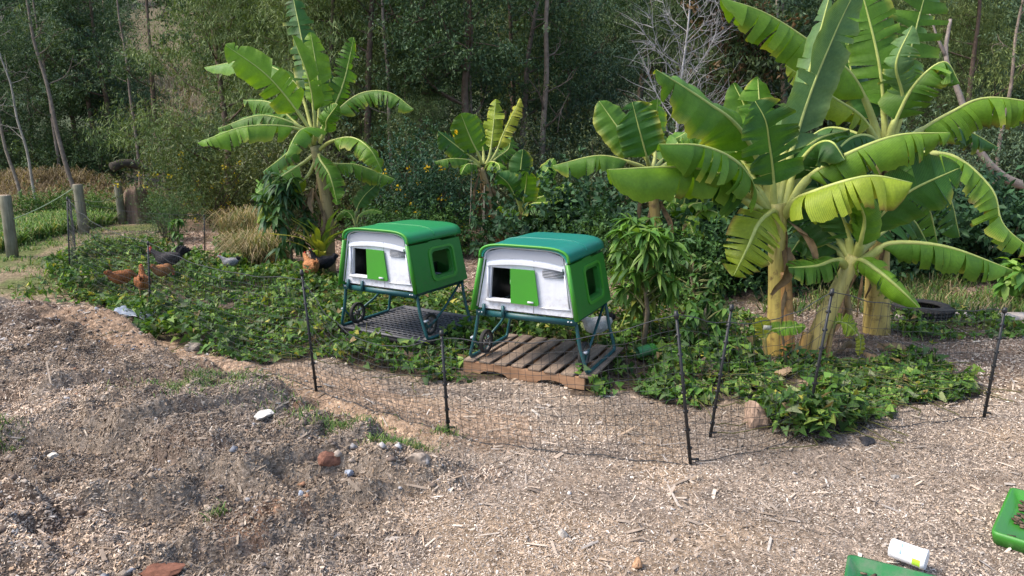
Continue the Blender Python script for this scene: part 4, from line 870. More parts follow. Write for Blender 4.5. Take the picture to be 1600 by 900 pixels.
def plant(name, label, base, crown, Y, r0, r1, leaves, mid=None, scale=1.0, c0=(.38, .27, .07), c1=(.33, .34, .09), hw=.3, rib=.02, seed=1, mirror=0, dry=0, cut=True):
    """base, crown and the leaves' midribs are given as places in the photograph plus a distance; every leaf has its own depth"""
    b0 = PY(base[0], base[1], Y); b0[2] = -.03; cr = PY(crown[0], crown[1], Y + (crown[2] if len(crown) > 2 else 0))
    R = thing(name, label, 'banana plant', tuple(b0)); 
    path = [b0] + ([PY(mid[0], mid[1], Y + (mid[2] if len(mid) > 2 else 0))] if mid else [b0 * .5 + cr * .5]) + [cr]
    stem(path, r0, r1, R, c0, c1, b0, seed=seed)
    r = np.random.default_rng(seed * 7 + 1)
    for i, lf in enumerate(leaves):
        pts = lf['p']; P = [PY(q[0], q[1], Y + (q[2] if len(q) > 2 else 0)) for q in pts]
        kw = {k: v for k, v in lf.items() if k not in ('p', 'w')}
        banana_leaf(P, lf.get('w', hw), R, seed=seed * 100 + i, origin=b0, rib=kw.pop('rib', rib), **kw)
    for k in range(dry):
        a = r.uniform(.45, 1.0); pb = b0 * (1 - a) + cr * a + r.normal(0, r1 * .7, 3) * [1, 1, 0]; pe = pb + np.array([r.normal(0, .18), r.normal(-.05, .12), -r.uniform(.35, .9)]); pe[2] = max(pe[2], .02)
        dry_strip(pb, pe, r.uniform(.02, .05), R, b0, seed * 50 + k, (.22, .15, .085), 'dry_leaf')
    return R
def Z(s, ox, oy):                                  # reads a position off an enlarged view of the photograph
    return lambda *p: [(ox + q[0] / s, oy + q[1] / s) + tuple(q[2:]) for q in p]
CAMV = (0.1, -1, .25)
# ---- left banana
z = Z(2.143, 280, 0)
plant('banana_plant', 'tall banana plant with bright leaves behind and left of the green roofed coop', (513, 412), (492, 228), 11.6, .115, .075, [
    dict(p=z((460, 470, 0), (445, 320, .1), (410, 130, .3), (375, -40, .5)), w=.26, col='d', up=CAMV, fold=28, tears=16, gap=.25),
    dict(p=z((455, 460), (445, 330, -.15), (425, 240, -.25), (378, 118, -.3)), w=.20, col='b', up=(-.6, -.8, .1), fold=62, tears=2),
    dict(p=z((465, 450), (470, 330, .05), (460, 230, .1), (440, 108, .15)), w=.24, col='b', up=(.25, -1, .1), fold=25, tears=6),
    dict(p=z((450, 465), (415, 400, -.1), (300, 258, -.35), (155, 150, -.6)), w=.30, col='b', up=(-.2, -.75, .6), fold=22, tears=4),
    dict(p=z((450, 450, .1), (390, 280, .4), (250, 205, .7), (85, 225, 1.0)), w=.25, col='n', up=(0, -.5, .8), fold=40, tears=5),
    dict(p=z((445, 460, .1), (400, 420, .1), (310, 345, .3), (215, 335, .5)), w=.24, col='n', up=(0, -.6, .7), fold=38, tears=12, gap=.25),
    dict(p=z((445, 480), (420, 430, -.1), (280, 385, -.2), (130, 430, -.3)), w=.25, col='n', up=(0, -.5, .8), fold=40, tears=12, gap=.22),
    dict(p=z((445, 490), (400, 430, -.3), (230, 422, -.8), (62, 478, -1.2)), w=.27, col='b', up=(0, -.45, .9), fold=42, tears=5),
    dict(p=z((450, 480), (450, 430, -.4), (400, 440, -.9), (355, 525, -1.2)), w=.24, col='n', up=(-.3, -.4, .9), fold=50, tears=3),
    dict(p=z((470, 470), (500, 400, .1), (550, 280, .2), (585, 125, .3)), w=.22, col='n', up=(.6, -.7, .2), fold=35, tears=16, gap=.3),
    dict(p=z((470, 470), (510, 390, .1), (600, 315, .2), (700, 308, .2), (785, 365, .1)), w=.27, col='n', up=(0, -.35, .9), fold=52, tears=22, gap=.22),
    dict(p=z((465, 500), (510, 470, -.2), (580, 460, -.4), (640, 500, -.6), (680, 575, -.6)), w=.25, col='b', up=(.2, -.4, .9), fold=38, tears=9, yellow=.5),
    dict(p=z((465, 510), (510, 545, 0), (600, 552, .1), (720, 600, .1)), w=.25, col='n', up=(0, -.4, .9), fold=45, tears=12),
    dict(p=z((465, 510), (472, 535, -.2), (505, 590, -.4), (530, 685, -.4)), w=.20, col='n', up=(-.2, -.9, .4), fold=35, tears=7, t0=.1),
    dict(p=z((455, 510), (420, 540, 0), (350, 585, -.1), (240, 660, -.2)), w=.24, col='n', up=(-.3, -.8, .5), fold=25, tears=14, gap=.25),
    dict(p=z((460, 530), (430, 590, 0), (360, 645, -.1), (262, 747, -.2)), w=.20, col='y', up=(.5, -.8, .3), fold=48, tears=3, yellow=.8),
    dict(p=z((450, 480, .2), (400, 480, .4), (340, 530, .6), (280, 575, .7)), w=.24, col='d', up=(-.2, -.7, .6), fold=30, tears=8),
    dict(p=z((465, 460, .1), (500, 370, .3), (505, 280, .4), (500, 235, .5)), w=.20, col='d', up=CAMV, fold=25, tears=8),
    dict(p=z((470, 480, -.1), (490, 430, -.2), (495, 400, -.3), (530, 350, -.4)), w=.16, col='n', up=CAMV, fold=30, tears=4),
    ], mid=(510, 320), c0=(.26, .17, .085), c1=(.24, .22, .10), seed=3, dry=9)
b0 = PY(560, 400, 11.9); Rp = None
plant('banana_sucker', 'young banana sucker with two dark leaves beside the tall left banana', (556, 402), (556, 330), 11.7, .035, .02, [
    dict(p=[(556, 345), (558, 325), (570, 305), (592, 285)], w=.16, col='d', up=(-.3, -.9, .2), fold=15, tears=1, rib=.009),
    dict(p=[(556, 350), (562, 335, -.1), (580, 328, -.2), (598, 332, -.3)], w=.09, col='n', up=(0, -.5, .9), fold=20, tears=0, rib=.008),
    dict(p=[(556, 355), (548, 335, .1), (535, 330, .1), (522, 345, .1)], w=.10, col='n', up=(0, -.5, .9), fold=30, tears=1, rib=.008)], seed=5, c0=(.16, .2, .07), c1=(.18, .26, .08))
# ---- two middle bananas
z = Z(3.215, 580, 120)
plant('banana_plant', 'leaning banana plant with ragged yellow lit leaves behind the coops', (789, 388), (752, 262), 13.6, .10, .055, [
    dict(p=z((555, 440), (545, 400, -.1), (500, 310, -.2), (450, 185, -.3)), w=.30, col='n', up=(.1, -1, .2), fold=14, tears=1),
    dict(p=z((565, 440), (565, 380, .1), (545, 280, .2), (520, 188, .3)), w=.22, col='n', up=(.4, -.9, .1), fold=30, tears=3),
    dict(p=z((575, 440), (595, 390, 0), (612, 260, .05), (626, 112, .1)), w=.20, col='y', up=(-.4, -.9, .2), fold=20, tears=14, gap=.12, yellow=.4),
    dict(p=z((580, 440), (625, 380, 0), (665, 280, 0), (750, 108, 0)), w=.19, col='yy', up=(-.7, -.7, .2), fold=40, tears=9, gap=.2, yellow=.7),
    dict(p=z((550, 440), (500, 400, -.1), (420, 340, -.2), (338, 275, -.3)), w=.24, col='d', up=(-.3, -.6, .6), fold=48, tears=2),
    dict(p=z((545, 450), (500, 420, -.1), (410, 410, -.3), (318, 425, -.4)), w=.18, col='n', up=(0, -.4, .9), fold=50, tears=3),
    dict(p=z((575, 450), (600, 425, -.3), (640, 440, -.6), (650, 490, -.7)), w=.20, col='b', up=(0, -.5, .8), fold=45, tears=4),
    dict(p=z((585, 440), (640, 400, .2), (690, 360, .3), (700, 300, .4)), w=.22, col='n', up=(0, -.8, .5), fold=30, tears=14, gap=.3),
    dict(p=z((545, 450), (520, 440, -.2), (480, 440, -.4), (450, 490, -.5)), w=.18, col='n', up=(0, -.5, .8), fold=45, tears=4)],
    mid=(768, 320), c0=(.24, .11, .055), c1=(.30, .22, .10), seed=7, dry=10)
plant('banana_plant', 'small dark green banana plant between the leaning banana and the teal roof', (808, 392), (814, 332), 12.9, .07, .05, [
    dict(p=z((755, 680), (748, 600), (750, 480), (762, 365)), w=.24, col='d', up=CAMV, fold=18, tears=1),
    dict(p=z((760, 680), (765, 620, -.2), (778, 540, -.3), (783, 478, -.5)), w=.24, col='n', up=(-.1, -.9, .4), fold=18, tears=1),
    dict(p=z((765, 680), (795, 620, 0), (850, 520, .1), (918, 408, .2)), w=.19, col='n', up=(-.4, -.8, .3), fold=30, tears=2),
    dict(p=z((765, 685), (800, 625, -.1), (890, 590, -.3), (1010, 535, -.4)), w=.16, col='b', up=(0, -.6, .8), fold=25, tears=4),
    dict(p=z((765, 690), (800, 640, -.3), (880, 630, -.5), (965, 620, -.7)), w=.14, col='b', up=(0, -.3, 1), fold=10, tears=2),
    dict(p=z((750, 680), (735, 630, -.1), (690, 540, -.3), (635, 490, -.4)), w=.26, col='d', up=(-.4, -.6, .5), fold=45, tears=2),
    dict(p=z((750, 690), (725, 665, -.2), (690, 668, -.3), (650, 650, -.5)), w=.16, col='b', up=(0, -.4, .9), fold=40, tears=3),
    dict(p=z((755, 760), (790, 735, -.2), (860, 722, -.4), (980, 757, -.6)), w=.13, col='b', up=(0, -.4, .9), fold=15, tears=5, yellow=.6),
    dict(p=z((760, 690), (790, 660, -.3), (830, 650, -.5), (870, 660, -.6)), w=.20, col='d', up=(0, -.4, .9), fold=45, tears=1)],
    c0=(.12, .08, .05), c1=(.20, .15, .07), seed=9, dry=5)
# ---- bananas behind the mango at centre right
z = Z(2.6475, 850, 120)
plant('banana_plant', 'banana plant with broad dark leaves rising behind the young mango tree', (1033, 448), (1018, 262), 9.9, .10, .06, [
    dict(p=z((440, 380), (420, 330), (330, 240, 0), (228, 100, .1)), w=.26, col='n', up=(.3, -.85, .3), fold=18, tears=1),
    dict(p=z((440, 380), (425, 330, -.2), (395, 220, -.3), (365, 105, -.3)), w=.30, col='d', up=(-.1, -1, .15), fold=-8, tears=2, wave=.02),
    dict(p=z((450, 380), (462, 330, .1), (462, 220, .2), (470, 92, .2)), w=.24, col='n', up=(.4, -.9, .1), fold=20, tears=5),
    dict(p=z((435, 385), (380, 358, -.1), (230, 325, -.2), (35, 368, -.3)), w=.26, col='n', up=(0, -.3, .95), fold=52, tears=4),
    dict(p=z((450, 385), (500, 330, .3), (580, 250, .5), (640, 230, .7)), w=.26, col='n', up=(0, -.6, .7), fold=30, tears=6),
    dict(p=z((455, 390), (520, 350, .2), (620, 290, .3), (740, 285, .4)), w=.26, col='n', up=(0, -.5, .8), fold=40, tears=6),
    dict(p=z((450, 390), (490, 400, 0), (530, 430, -.1), (545, 520, -.2)), w=.2, col='n', up=(0, -.6, .7), fold=50, tears=4)],
    c0=(.34, .24, .06), c1=(.26, .20, .08), seed=11, dry=6)
plant('banana_plant', 'small banana plant with drooping lower leaves left of the big banana clump', (1062, 425), (1072, 350), 10.4, .06, .04, [
    dict(p=z((588, 640), (575, 570), (590, 470), (610, 400)), w=.20, col='p', up=CAMV, fold=18, tears=6),
    dict(p=z((590, 640), (610, 570), (650, 470), (655, 400)), w=.20, col='d', up=CAMV, fold=25, tears=5),
    dict(p=z((592, 640), (640, 560, -.1), (700, 555, -.2), (788, 605, -.3)), w=.17, col='b', up=(0, -.5, .8), fold=32, tears=4),
    dict(p=z((590, 640), (600, 605, -.2), (615, 640, -.4), (640, 690, -.5)), w=.16, col='b', up=(-.2, -.8, .5), fold=25, tears=3),
    dict(p=z((585, 640), (560, 550, 0), (530, 520, -.1), (505, 545, -.2)), w=.14, col='n', up=(0, -.5, .8), fold=30, tears=3),
    dict(p=z((588, 640), (600, 540, -.1), (650, 520, -.2), (715, 515, -.2)), w=.14, col='n', up=(0, -.5, .8), fold=30, tears=3),
    dict(p=z((585, 640), (565, 560), (550, 500, .1), (552, 450, .1)), w=.12, col='b', up=CAMV, fold=30, tears=3)],
    c0=(.22, .14, .07), c1=(.26, .22, .10), seed=13, dry=4)
# ---- the big clump at right
z = Z(2.5, 940, 0); y2 = Z(2.812, 1100, 150)
plant('banana_plant', 'large front banana plant with thick yellow stem at right', (1213, 562), (1213, 318), 7.05, .105, .085, [
    dict(p=z((670, 840), (640, 690, .05), (540, 500, -.1), (400, 390, -.3), (215, 272, -.5)), w=.36, col='n', up=(-.35, -.65, .65), fold=42, tears=1, wave=.03, rib=.036, blunt=.4),
    dict(p=z((675, 840), (672, 700, -.1), (655, 560, -.25), (640, 470, -.35), (600, 395, -.35)), w=.30, col='d', up=(.1, -1, .1), fold=-14, tears=5, gap=.25, rib=.024),
    dict(p=z((670, 830), (640, 640, .3), (565, 430, .5), (515, 325, .6)), w=.26, col='n', up=(.3, -.9, .2), fold=18, tears=5),
    dict(p=z((680, 830), (650, 620, .2), (620, 420, .4), (610, 300, .5)), w=.24, col='n', up=(.1, -.95, .2), fold=20, tears=5),
    dict(p=[(1216, 330), (1232, 260, .05), (1265, 150, .1), (1310, 40, .15), (1345, -30, .2)], w=.22, col='p', up=(.25, -1, .15), fold=8, tears=3, curl=-.35, rib=.026),
    dict(p=[(1214, 330), (1222, 250, .1), (1262, 120, .2), (1300, -20, .3)], w=.20, col='p', up=(-.6, -.8, .1), fold=40, tears=5),
    dict(p=z((660, 840), (560, 750, -.2), (520, 700, -.4), (330, 652, -.7), (22, 662, -1.0)), w=.29, col='b', up=(0, -.12, 1), fold=80, tears=5, yellow=.45, t0=.3, blunt=.2),
    dict(p=z((665, 840), (610, 760, -.2), (540, 640, -.6), (400, 570, -.8), (225, 562, -.95)), w=.34, col='n', up=(0, -.35, .95), fold=74, tears=7, t0=.25),
    dict(p=z((660, 840), (600, 800, -.2), (490, 735, -.35), (430, 700, -.45), (370, 690, -.5)), w=.26, col='d', up=(0, -.5, .8), fold=48, tears=5, t0=.45),
    dict(p=y2((325, 515), (300, 505, -.2), (240, 560, -.40), (190, 670, -.45), (130, 790, -.4)), w=.26, col='y', up=(-.35, -.9, .45), fold=16, tears=13, gap=.22, yellow=.75, t0=.14),
    dict(p=y2((345, 520), (400, 455, -.2), (470, 420, -.45), (640, 365, -.65), (760, 350, -.7), (915, 380, -.75)), w=.32, col='y', up=(0, -.25, 1), fold=76, tears=12, gap=.12, yellow=.7, t0=.2, blunt=.14),
    dict(p=y2((350, 520), (430, 380, -.1), (560, 285, -.25), (830, 175, -.35), (1080, 160, -.4)), w=.32, col='b', up=(0, -.25, 1), fold=76, tears=18, gap=.12, yellow=.5, t0=.25),
    dict(p=y2((340, 520), (330, 400, .1), (250, 200, .3), (130, 130, .4)), w=.26, col='d', up=(0, -.7, .6), fold=40, tears=8),
    dict(p=y2((350, 500), (400, 330, 0), (480, 220, -.1), (560, 200, -.3), (620, 280, -.4)), w=.26, col='d', up=(0, -.5, .8), fold=48, tears=5),
    dict(p=y2((340, 510), (390, 300, .3), (500, 190, .5), (640, 150, .8)), w=.26, col='n', up=(0, -.5, .8), fold=40, tears=8),
    dict(p=y2((330, 510), (270, 380, .3), (170, 320, .5), (50, 380, .6)), w=.32, col='d', up=(0, -.5, .8), fold=48, tears=8),
    dict(p=y2((345, 510), (420, 360, .2), (520, 300, .4), (640, 320, .5)), w=.28, col='d', up=(0, -.6, .7), fold=45, tears=8),
    dict(p=z((670, 830), (600, 700, .2), (500, 560, .4), (380, 500, .6), (290, 540, .7)), w=.30, col='n', up=(0, -.5, .8), fold=50, tears=8, gap=.2),
    dict(p=z((675, 820), (690, 650, .3), (720, 480, .5), (790, 420, .7)), w=.28, col='d', up=(.1, -.8, .5), fold=30, tears=8),
    dict(p=z((665, 835), (620, 740, -.1), (540, 660, -.1), (450, 640, 0), (370, 720, .1)), w=.26, col='d', up=(0, -.5, .8), fold=55, tears=3),
    dict(p=y2((350, 515), (440, 420, .1), (540, 420, .1), (640, 520, .1)), w=.26, col='d', up=(.2, -.6, .7), fold=45, tears=5),
    ], mid=(1216, 440), c0=(.44, .32, .09), c1=(.42, .40, .13), seed=17, rib=.032, dry=3)
plant('banana_plant', 'tall rear banana plant whose torn leaves spread to the right edge', (1366, 540), (1386, 222), 7.9, .135, .08, [
    dict(p=[(1380, 250), (1368, 190, 0), (1335, 120, -.1), (1285, 78, -.2), (1200, 22, -.3), (1127, -4, -.4)], w=.36, col='b', up=(0, -.3, .95), fold=72, tears=9, gap=.10),
    dict(p=[(1386, 240), (1382, 180, .05), (1372, 90, .1), (1340, -40, .2)], w=.30, col='n', up=(-.3, -.95, .1), fold=14, tears=13, gap=.12, rib=.026),
    dict(p=[(1388, 240), (1400, 180, .1), (1420, 90, .2), (1455, -45, .3)], w=.34, col='n', up=(.1, -1, .1), fold=12, tears=18, gap=.2, rib=.024),
    dict(p=[(1390, 250), (1420, 215, .1), (1485, 175, .15), (1545, 152, .1), (1650, 165, 0)], w=.36, col='b', up=(0, -.25, 1), fold=80, tears=18, gap=.12, yellow=.5),
    dict(p=[(1388, 240), (1400, 190, -.1), (1430, 130, -.2), (1475, 96, -.3), (1500, 130, -.35)], w=.26, col='n', up=(.1, -.35, .9), fold=50, tears=8),
    dict(p=[(1388, 250), (1420, 240, -.2), (1490, 243, -.4), (1550, 295, -.6), (1568, 350, -.7), (1615, 392, -.8)], w=.29, col='b', up=(.3, -.3, .9), fold=42, tears=14, gap=.12, yellow=.5),
    dict(p=[(1382, 240), (1350, 185, -.2), (1300, 150, -.3), (1228, 102, -.4)], w=.22, col='y', up=(0, -.5, .9), fold=40, tears=9, gap=.25),
    dict(p=[(1384, 250), (1365, 215, -.3), (1330, 215, -.5), (1290, 255, -.7)], w=.24, col='d', up=(0, -.5, .8), fold=50, tears=5),
    dict(p=[(1386, 245), (1400, 225, -.2), (1420, 240, -.4), (1440, 300, -.5)], w=.22, col='n', up=(.2, -.7, .6), fold=40, tears=7),
    dict(p=[(1384, 240), (1360, 170, .2), (1330, 110, .4), (1325, 40, .5)], w=.24, col='d', up=CAMV, fold=25, tears=10, gap=.25),
    dict(p=[(1390, 245), (1440, 200, .3), (1500, 200, .5), (1560, 230, .5)], w=.24, col='d', up=(0, -.4, .9), fold=55, tears=16, gap=.2),
    dict(p=[(1388, 240), (1345, 210, .3), (1290, 200, .5), (1240, 235, .6)], w=.26, col='d', up=(0, -.4, .9), fold=52, tears=12, gap=.2),
    dict(p=[(1388, 250), (1420, 270, -.1), (1450, 320, -.1), (1465, 380, -.1)], w=.24, col='n', up=(.3, -.7, .5), fold=30, tears=12, gap=.2),
    dict(p=[(1386, 240), (1340, 240, -.2), (1300, 280, -.3), (1275, 340, -.3)], w=.26, col='d', up=(-.2, -.7, .6), fold=40, tears=9, gap=.2),
    dict(p=[(1390, 245), (1430, 260, .1), (1480, 300, .2), (1500, 370, .2)], w=.28, col='d', up=(.3, -.6, .6), fold=40, tears=14, gap=.25),
    dict(p=[(1388, 235), (1410, 160, -.1), (1400, 100, -.2), (1425, 40, -.2)], w=.2, col='p', up=(-.7, -.7, .1), fold=40, tears=12, gap=.3),
    ], mid=(1372, 380), c0=(.42, .32, .10), c1=(.40, .37, .13), seed=19, rib=.028, dry=5)
plant('banana_plant', 'slanting banana plant with pale stem leaning right in the clump', (1263, 572), (1335, 400), 6.95, .10, .068, [
    dict(p=[(1335, 410), (1360, 395, -.1), (1395, 378, -.2), (1480, 385, -.3), (1583, 422, -.35)], w=.26, col='n', up=(0, -.3, 1), fold=74, tears=8, t0=.18),
    dict(p=[(1335, 412), (1345, 405, -.3), (1375, 425, -.5), (1410, 455, -.6), (1437, 482, -.6)], w=.17, col='b', up=(-.5, -.6, .6), fold=46, tears=3, curl=.7, t0=.1),
    dict(p=[(1338, 400), (1365, 350, -.1), (1420, 300, -.2), (1500, 262, -.3)], w=.32, col='d', up=(.35, -.85, .35), fold=10, tears=3, t0=.14),
    dict(p=[(1330, 400), (1312, 375, .1), (1285, 350, .2), (1255, 310, .3)], w=.28, col='d', up=(-.2, -.7, .6), fold=30, tears=5),
    dict(p=[(1332, 400), (1325, 360, 0), (1310, 325, 0), (1295, 300, .1)], w=.22, col='d', up=CAMV, fold=35, tears=1),
    dict(p=[(1330, 420), (1310, 405, -.1), (1275, 415, -.2), (1232, 418, -.3)], w=.18, col='n', up=(0, -.6, .7), fold=30, tears=5),
    dict(p=[(1336, 405), (1345, 375, -.2), (1350, 340, -.3), (1335, 305, -.4)], w=.20, col='n', up=(-.6, -.7, .2), fold=50, tears=1),
    dict(p=[(1335, 420), (1350, 415, .2), (1380, 430, .3), (1400, 460, .3)], w=.22, col='d', up=(0, -.5, .8), fold=35, tears=5),
    dict(p=[(1330, 410), (1310, 390, .2), (1260, 370, .4), (1235, 395, .4)], w=.22, col='d', up=(0, -.6, .7), fold=40, tears=5),
    dict(p=[(1335, 400), (1370, 370, .2), (1420, 340, .4), (1450, 380, .5)], w=.24, col='d', up=(0, -.6, .7), fold=45, tears=8),
    ], mid=(1288, 500), c0=(.43, .31, .10), c1=(.44, .43, .16), seed=23, rib=.030, dry=1)
# second stems of the clump and little suckers
plant('banana_sucker', 'short orange banana stem beside the thick stem of the front plant', (1232, 562), (1228, 425), 6.95, .07, .05, [], c0=(.42, .22, .07), c1=(.42, .24, .10), seed=25, dry=1)
plant('banana_sucker', 'cut orange banana stump at the foot of the slanting plant', (1247, 572), (1262, 520), 6.9, .055, .045, [], c0=(.40, .22, .06), c1=(.42, .27, .09), seed=27)
plant('banana_sucker', 'small banana sucker with one yellow and one green leaf by the front stem', (1198, 568), (1194, 528), 6.7, .026, .018, [
    dict(p=[(1194, 540), (1194, 528), (1192, 512, -.05), (1186, 496, -.1)], w=.085, col='yy', up=(-.3, -.9, .2), fold=10, tears=3, rib=.008, yellow=.9),
    dict(p=[(1195, 530), (1205, 515, -.05), (1230, 512, -.1), (1259, 510, -.1)], w=.075, col='b', up=(0, -.9, .5), fold=6, tears=3, rib=.008)], c0=(.36, .20, .08), c1=(.40, .34, .10), seed=29)
plant('banana_sucker', 'single yellow green drooping sucker leaf right of the slanting stem', (1292, 560), (1300, 512), 6.95, .03, .02, [
    dict(p=[(1300, 518), (1308, 503, -.05), (1325, 507, -.1), (1338, 520, -.12)], w=.11, col='y', up=(0, -.9, .5), fold=10, tears=3, rib=.009),
    dict(p=[(1336, 512, 0), (1343, 525, 0), (1345, 540, 0), (1342, 556, 0)], w=.05, col='yy', up=(0, -1, .2), fold=15, tears=0, rib=.006)], c0=(.36, .22, .08), c1=(.42, .3, .12), seed=31)
plant('banana_sucker', 'brown old banana stem behind the slanting plant', (1330, 520), (1318, 440), 7.7, .055, .045, [], c0=(.30, .2, .09), c1=(.3, .22, .1), seed=33, dry=2)
# fallen dry leaves round the clump
for k, (x0, yy0, x1, yy1) in enumerate(((1235, 575, 1200, 590), (1290, 590, 1335, 605), (1370, 540, 1430, 552), (1400, 545, 1475, 558), (1350, 552, 1400, 566), (1280, 600, 1250, 610), (1340, 540, 1300, 555))):
    a, b2 = G(x0, yy0, .05), G(x1, yy1, .03); o_ = dry_strip(a, b2, .05, None, (0, 0, 0), 900 + k, (.36, .25, .15), 'fallen_leaf'); tag(o_, 'dry brown fallen banana leaf on the soil around the banana clump', 'dry leaf', 'fallen leaves under the bananas')
# paper tag tied to the little sucker
p = PY(1199, 512, 6.55); m_ = MB(); m_.box((0, 0, 0), (.085, .003, .045)); tg = m_.build('paper_tag', simple('cream_tag', (.55, .52, .40), .8, 0, .5, 40, (.12, .12, .10), 0)); tg.location = tuple(p); tg.rotation_euler = (.1, .1, .2); tag(tg, 'small cream tag hanging by the sucker in front of the thick stem', 'tag')
# strings propping the leaning banana
M_STR = simple('jute_string', (.30, .25, .18), .9, 0, .2)
for k, (x0, yy0, x1, yy1) in enumerate(((737, 255, 730, 400), (757, 290, 748, 400), (757, 290, 752, 400), (779, 300, 765, 400))):
    m_ = MB(); m_.tube([PY(x0, yy0, 13.3), PY((x0 + x1) / 2 + 2, (yy0 + yy1) / 2, 13.2), PY(x1, yy1 + 5, 13.1)], .010, 5); tag(m_.build('support_string', M_STR), 'thin jute string hanging from the leaning banana plant', 'string', 'strings under the leaning banana')
# ------------------------------------------------------------------ sweet potato ground cover and other low plants
M_VINE = attrmat('vine_leaf', .55, .25, 25, trans=.25, tcol=(1.4, 1.4, .4), spec=.22, bmp=.1)
M_GRASS = attrmat('grass_blades', .6, .2, 8, trans=.25, tcol=(1.2, 1.3, .5), spec=.3, bmp=0)
M_LEAF = attrmat('shrub_leaf', .5, .25, 12, trans=.25, tcol=(1.3, 1.4, .4), spec=.3, bmp=0)
M_BARK = attrmat('bark', .9, .45, 14, spec=.15, bmp=.6)
HEART = np.array([(0, .02, 0), (.17, -.14, .05), (.47, -.10, .13), (.34, .22, .09), (.20, .58, .05), (0, 1.05, -.12), (-.20, .58, .05), (-.34, .22, .09), (-.47, -.10, .13), (-.17, -.14, .05), (0, .40, 0)])
def heart_leaves(mb, c, yaw, pitch, roll, size, cols):
    n = len(c); ca, sa = np.cos(yaw), np.sin(yaw); cp, sp = np.cos(pitch), np.sin(pitch); cr, sr = np.cos(roll), np.sin(roll)
    h = HEART[None] * size[:, None, None]; x = h[..., 0] * cr[:, None] + h[..., 2] * sr[:, None]; z = -h[..., 0] * sr[:, None] + h[..., 2] * cr[:, None]
    y = h[..., 1] * cp[:, None] - z * sp[:, None]; z = h[..., 1] * sp[:, None] + z * cp[:, None]
    X = x * ca[:, None] - y * sa[:, None]; Y_ = x * sa[:, None] + y * ca[:, None]
    v = np.stack([X, Y_, z], -1) + c[:, None]; q = np.arange(n)[:, None] * 11
    f = np.concatenate([q + np.array([[0, 1, 2, 10]]), q + np.array([[10, 2, 3, 4]]), q + np.array([[10, 4, 5, 6]]), q + np.array([[10, 6, 7, 8]]), q + np.array([[0, 10, 8, 9]])])
    mb.add(v.reshape(-1, 3), f, np.repeat(cols, 11, 0))
VPAL = np.array([(.040, .095, .022), (.055, .125, .026), (.028, .070, .022), (.095, .170, .035), (.055, .095, .045), (.13, .20, .05), (.11, .14, .085), (.24, .24, .05), (.16, .20, .10), (.13, .10, .05)]); VW = np.array([.24, .22, .18, .12, .10, .07, .05, .02, .03, .02]); VPAL = VPAL * np.array((1.22, 1.12, .95))
def vine_patch(poly, n, label, hmax, name='sweet_potato_vines', seed=0, z0=.03, size=(.036, .098)):
    r = np.random.default_rng(seed); P = np.array(poly); x = r.uniform(P[:, 0].min() - .2, P[:, 0].max() + .2, n * 3); y = r.uniform(P[:, 1].min() - .2, P[:, 1].max() + .2, n * 3)
    jx_ = x + .45 * (fbm(x * 2.2, y * 2.2, 71, 3) - .5); jy_ = y + .45 * (fbm(x * 2.2 + 5, y * 2.2, 72, 3) - .5)
    k = inpoly(jx_, jy_, poly)
    for c_, rz_, hx, hy in ((WP.location, WP.rotation_euler.z, .66, .58), (BP.location, BP.rotation_euler.z, .62, .66)):     # nothing grows up through the pallets
        dx, dy = x - c_.x, y - c_.y; a, b2 = dx * math.cos(rz_) + dy * math.sin(rz_), -dx * math.sin(rz_) + dy * math.cos(rz_); k &= ~((np.abs(a) < hx) & (b2 < hy) & (b2 > -hy - .10) & (r.random(len(x)) > .0))
    k &= fbm(x * 1.9, y * 1.9, 73, 3) + .22 * r.random(len(x)) > .445
    x, y = x[k][:n], y[k][:n]; m_ = len(x)
    can = hmax * (.12 + 1.25 * sstep(.40, .72, fbm(x * 1.9, y * 1.9, 73, 3)) * (.5 + fbm(x * 4, y * 4, 74, 2))) ; lay = r.random(m_) ** .6; z = gh(x, y, False) + z0 + can * lay
    cols = VPAL[r.choice(len(VPAL), m_, p=VW / VW.sum())] * (.85 + .8 * r.random((m_, 1)))
    mb = MB(); heart_leaves(mb, np.stack([x, y, z], 1), r.uniform(0, 6.28, m_), r.normal(-.35, .55, m_), r.normal(0, .55, m_), r.uniform(size[0], size[1], m_), cols)
    o_ = mb.build(name, M_VINE); tag(o_, label, 'vines', kind='stuff')
    mb = MB(); K = m_ // 30      # trailing stems
    for q in range(K):
        a = r.uniform(0, 6.28); p0 = np.array([x[q], y[q], float(gh(x[q:q+1], y[q:q+1], False)[0]) + .04]); pts = [p0]
        for s_ in range(4): a += r.normal(0, .5); pts.append(pts[-1] + np.array([math.cos(a) * .13, math.sin(a) * .13, r.normal(.0, .03)])); pts[-1][2] = max(.02, pts[-1][2])
        mb.tube(pts, .004, 4, (.10, .10, .035), cap=False)
    tag(mb.build(name.replace('vines', 'stems'), M_BARK), label.replace('leaves', 'stems'), 'vines', kind='stuff')
vine_patch(PATCH, 30000, 'dense heart shaped sweet potato leaves filling the patch round the coops', .20, seed=1)
vine_patch(PATCH_R, 4800, 'sweet potato leaves in front of the big banana clump', .20, seed=2)
vine_patch(PATCH_B, 700, 'mottled low leaves in the bed near the tyre', .12, seed=3, size=(.05, .09))
FRINGE = gpoly([(0, 455), (60, 440), (200, 470), (240, 500), (150, 480), (0, 470)])
vine_patch(FRINGE, 420, 'thin fringe of pale vine leaves along the left path', .10, seed=4)
BACKBED = gpoly([(960, 470), (1100, 470), (1190, 500), (1180, 560), (1080, 545), (980, 520)])
vine_patch(BACKBED, 1500, 'loose green leaves in the bed behind the front netting', .28, seed=5)

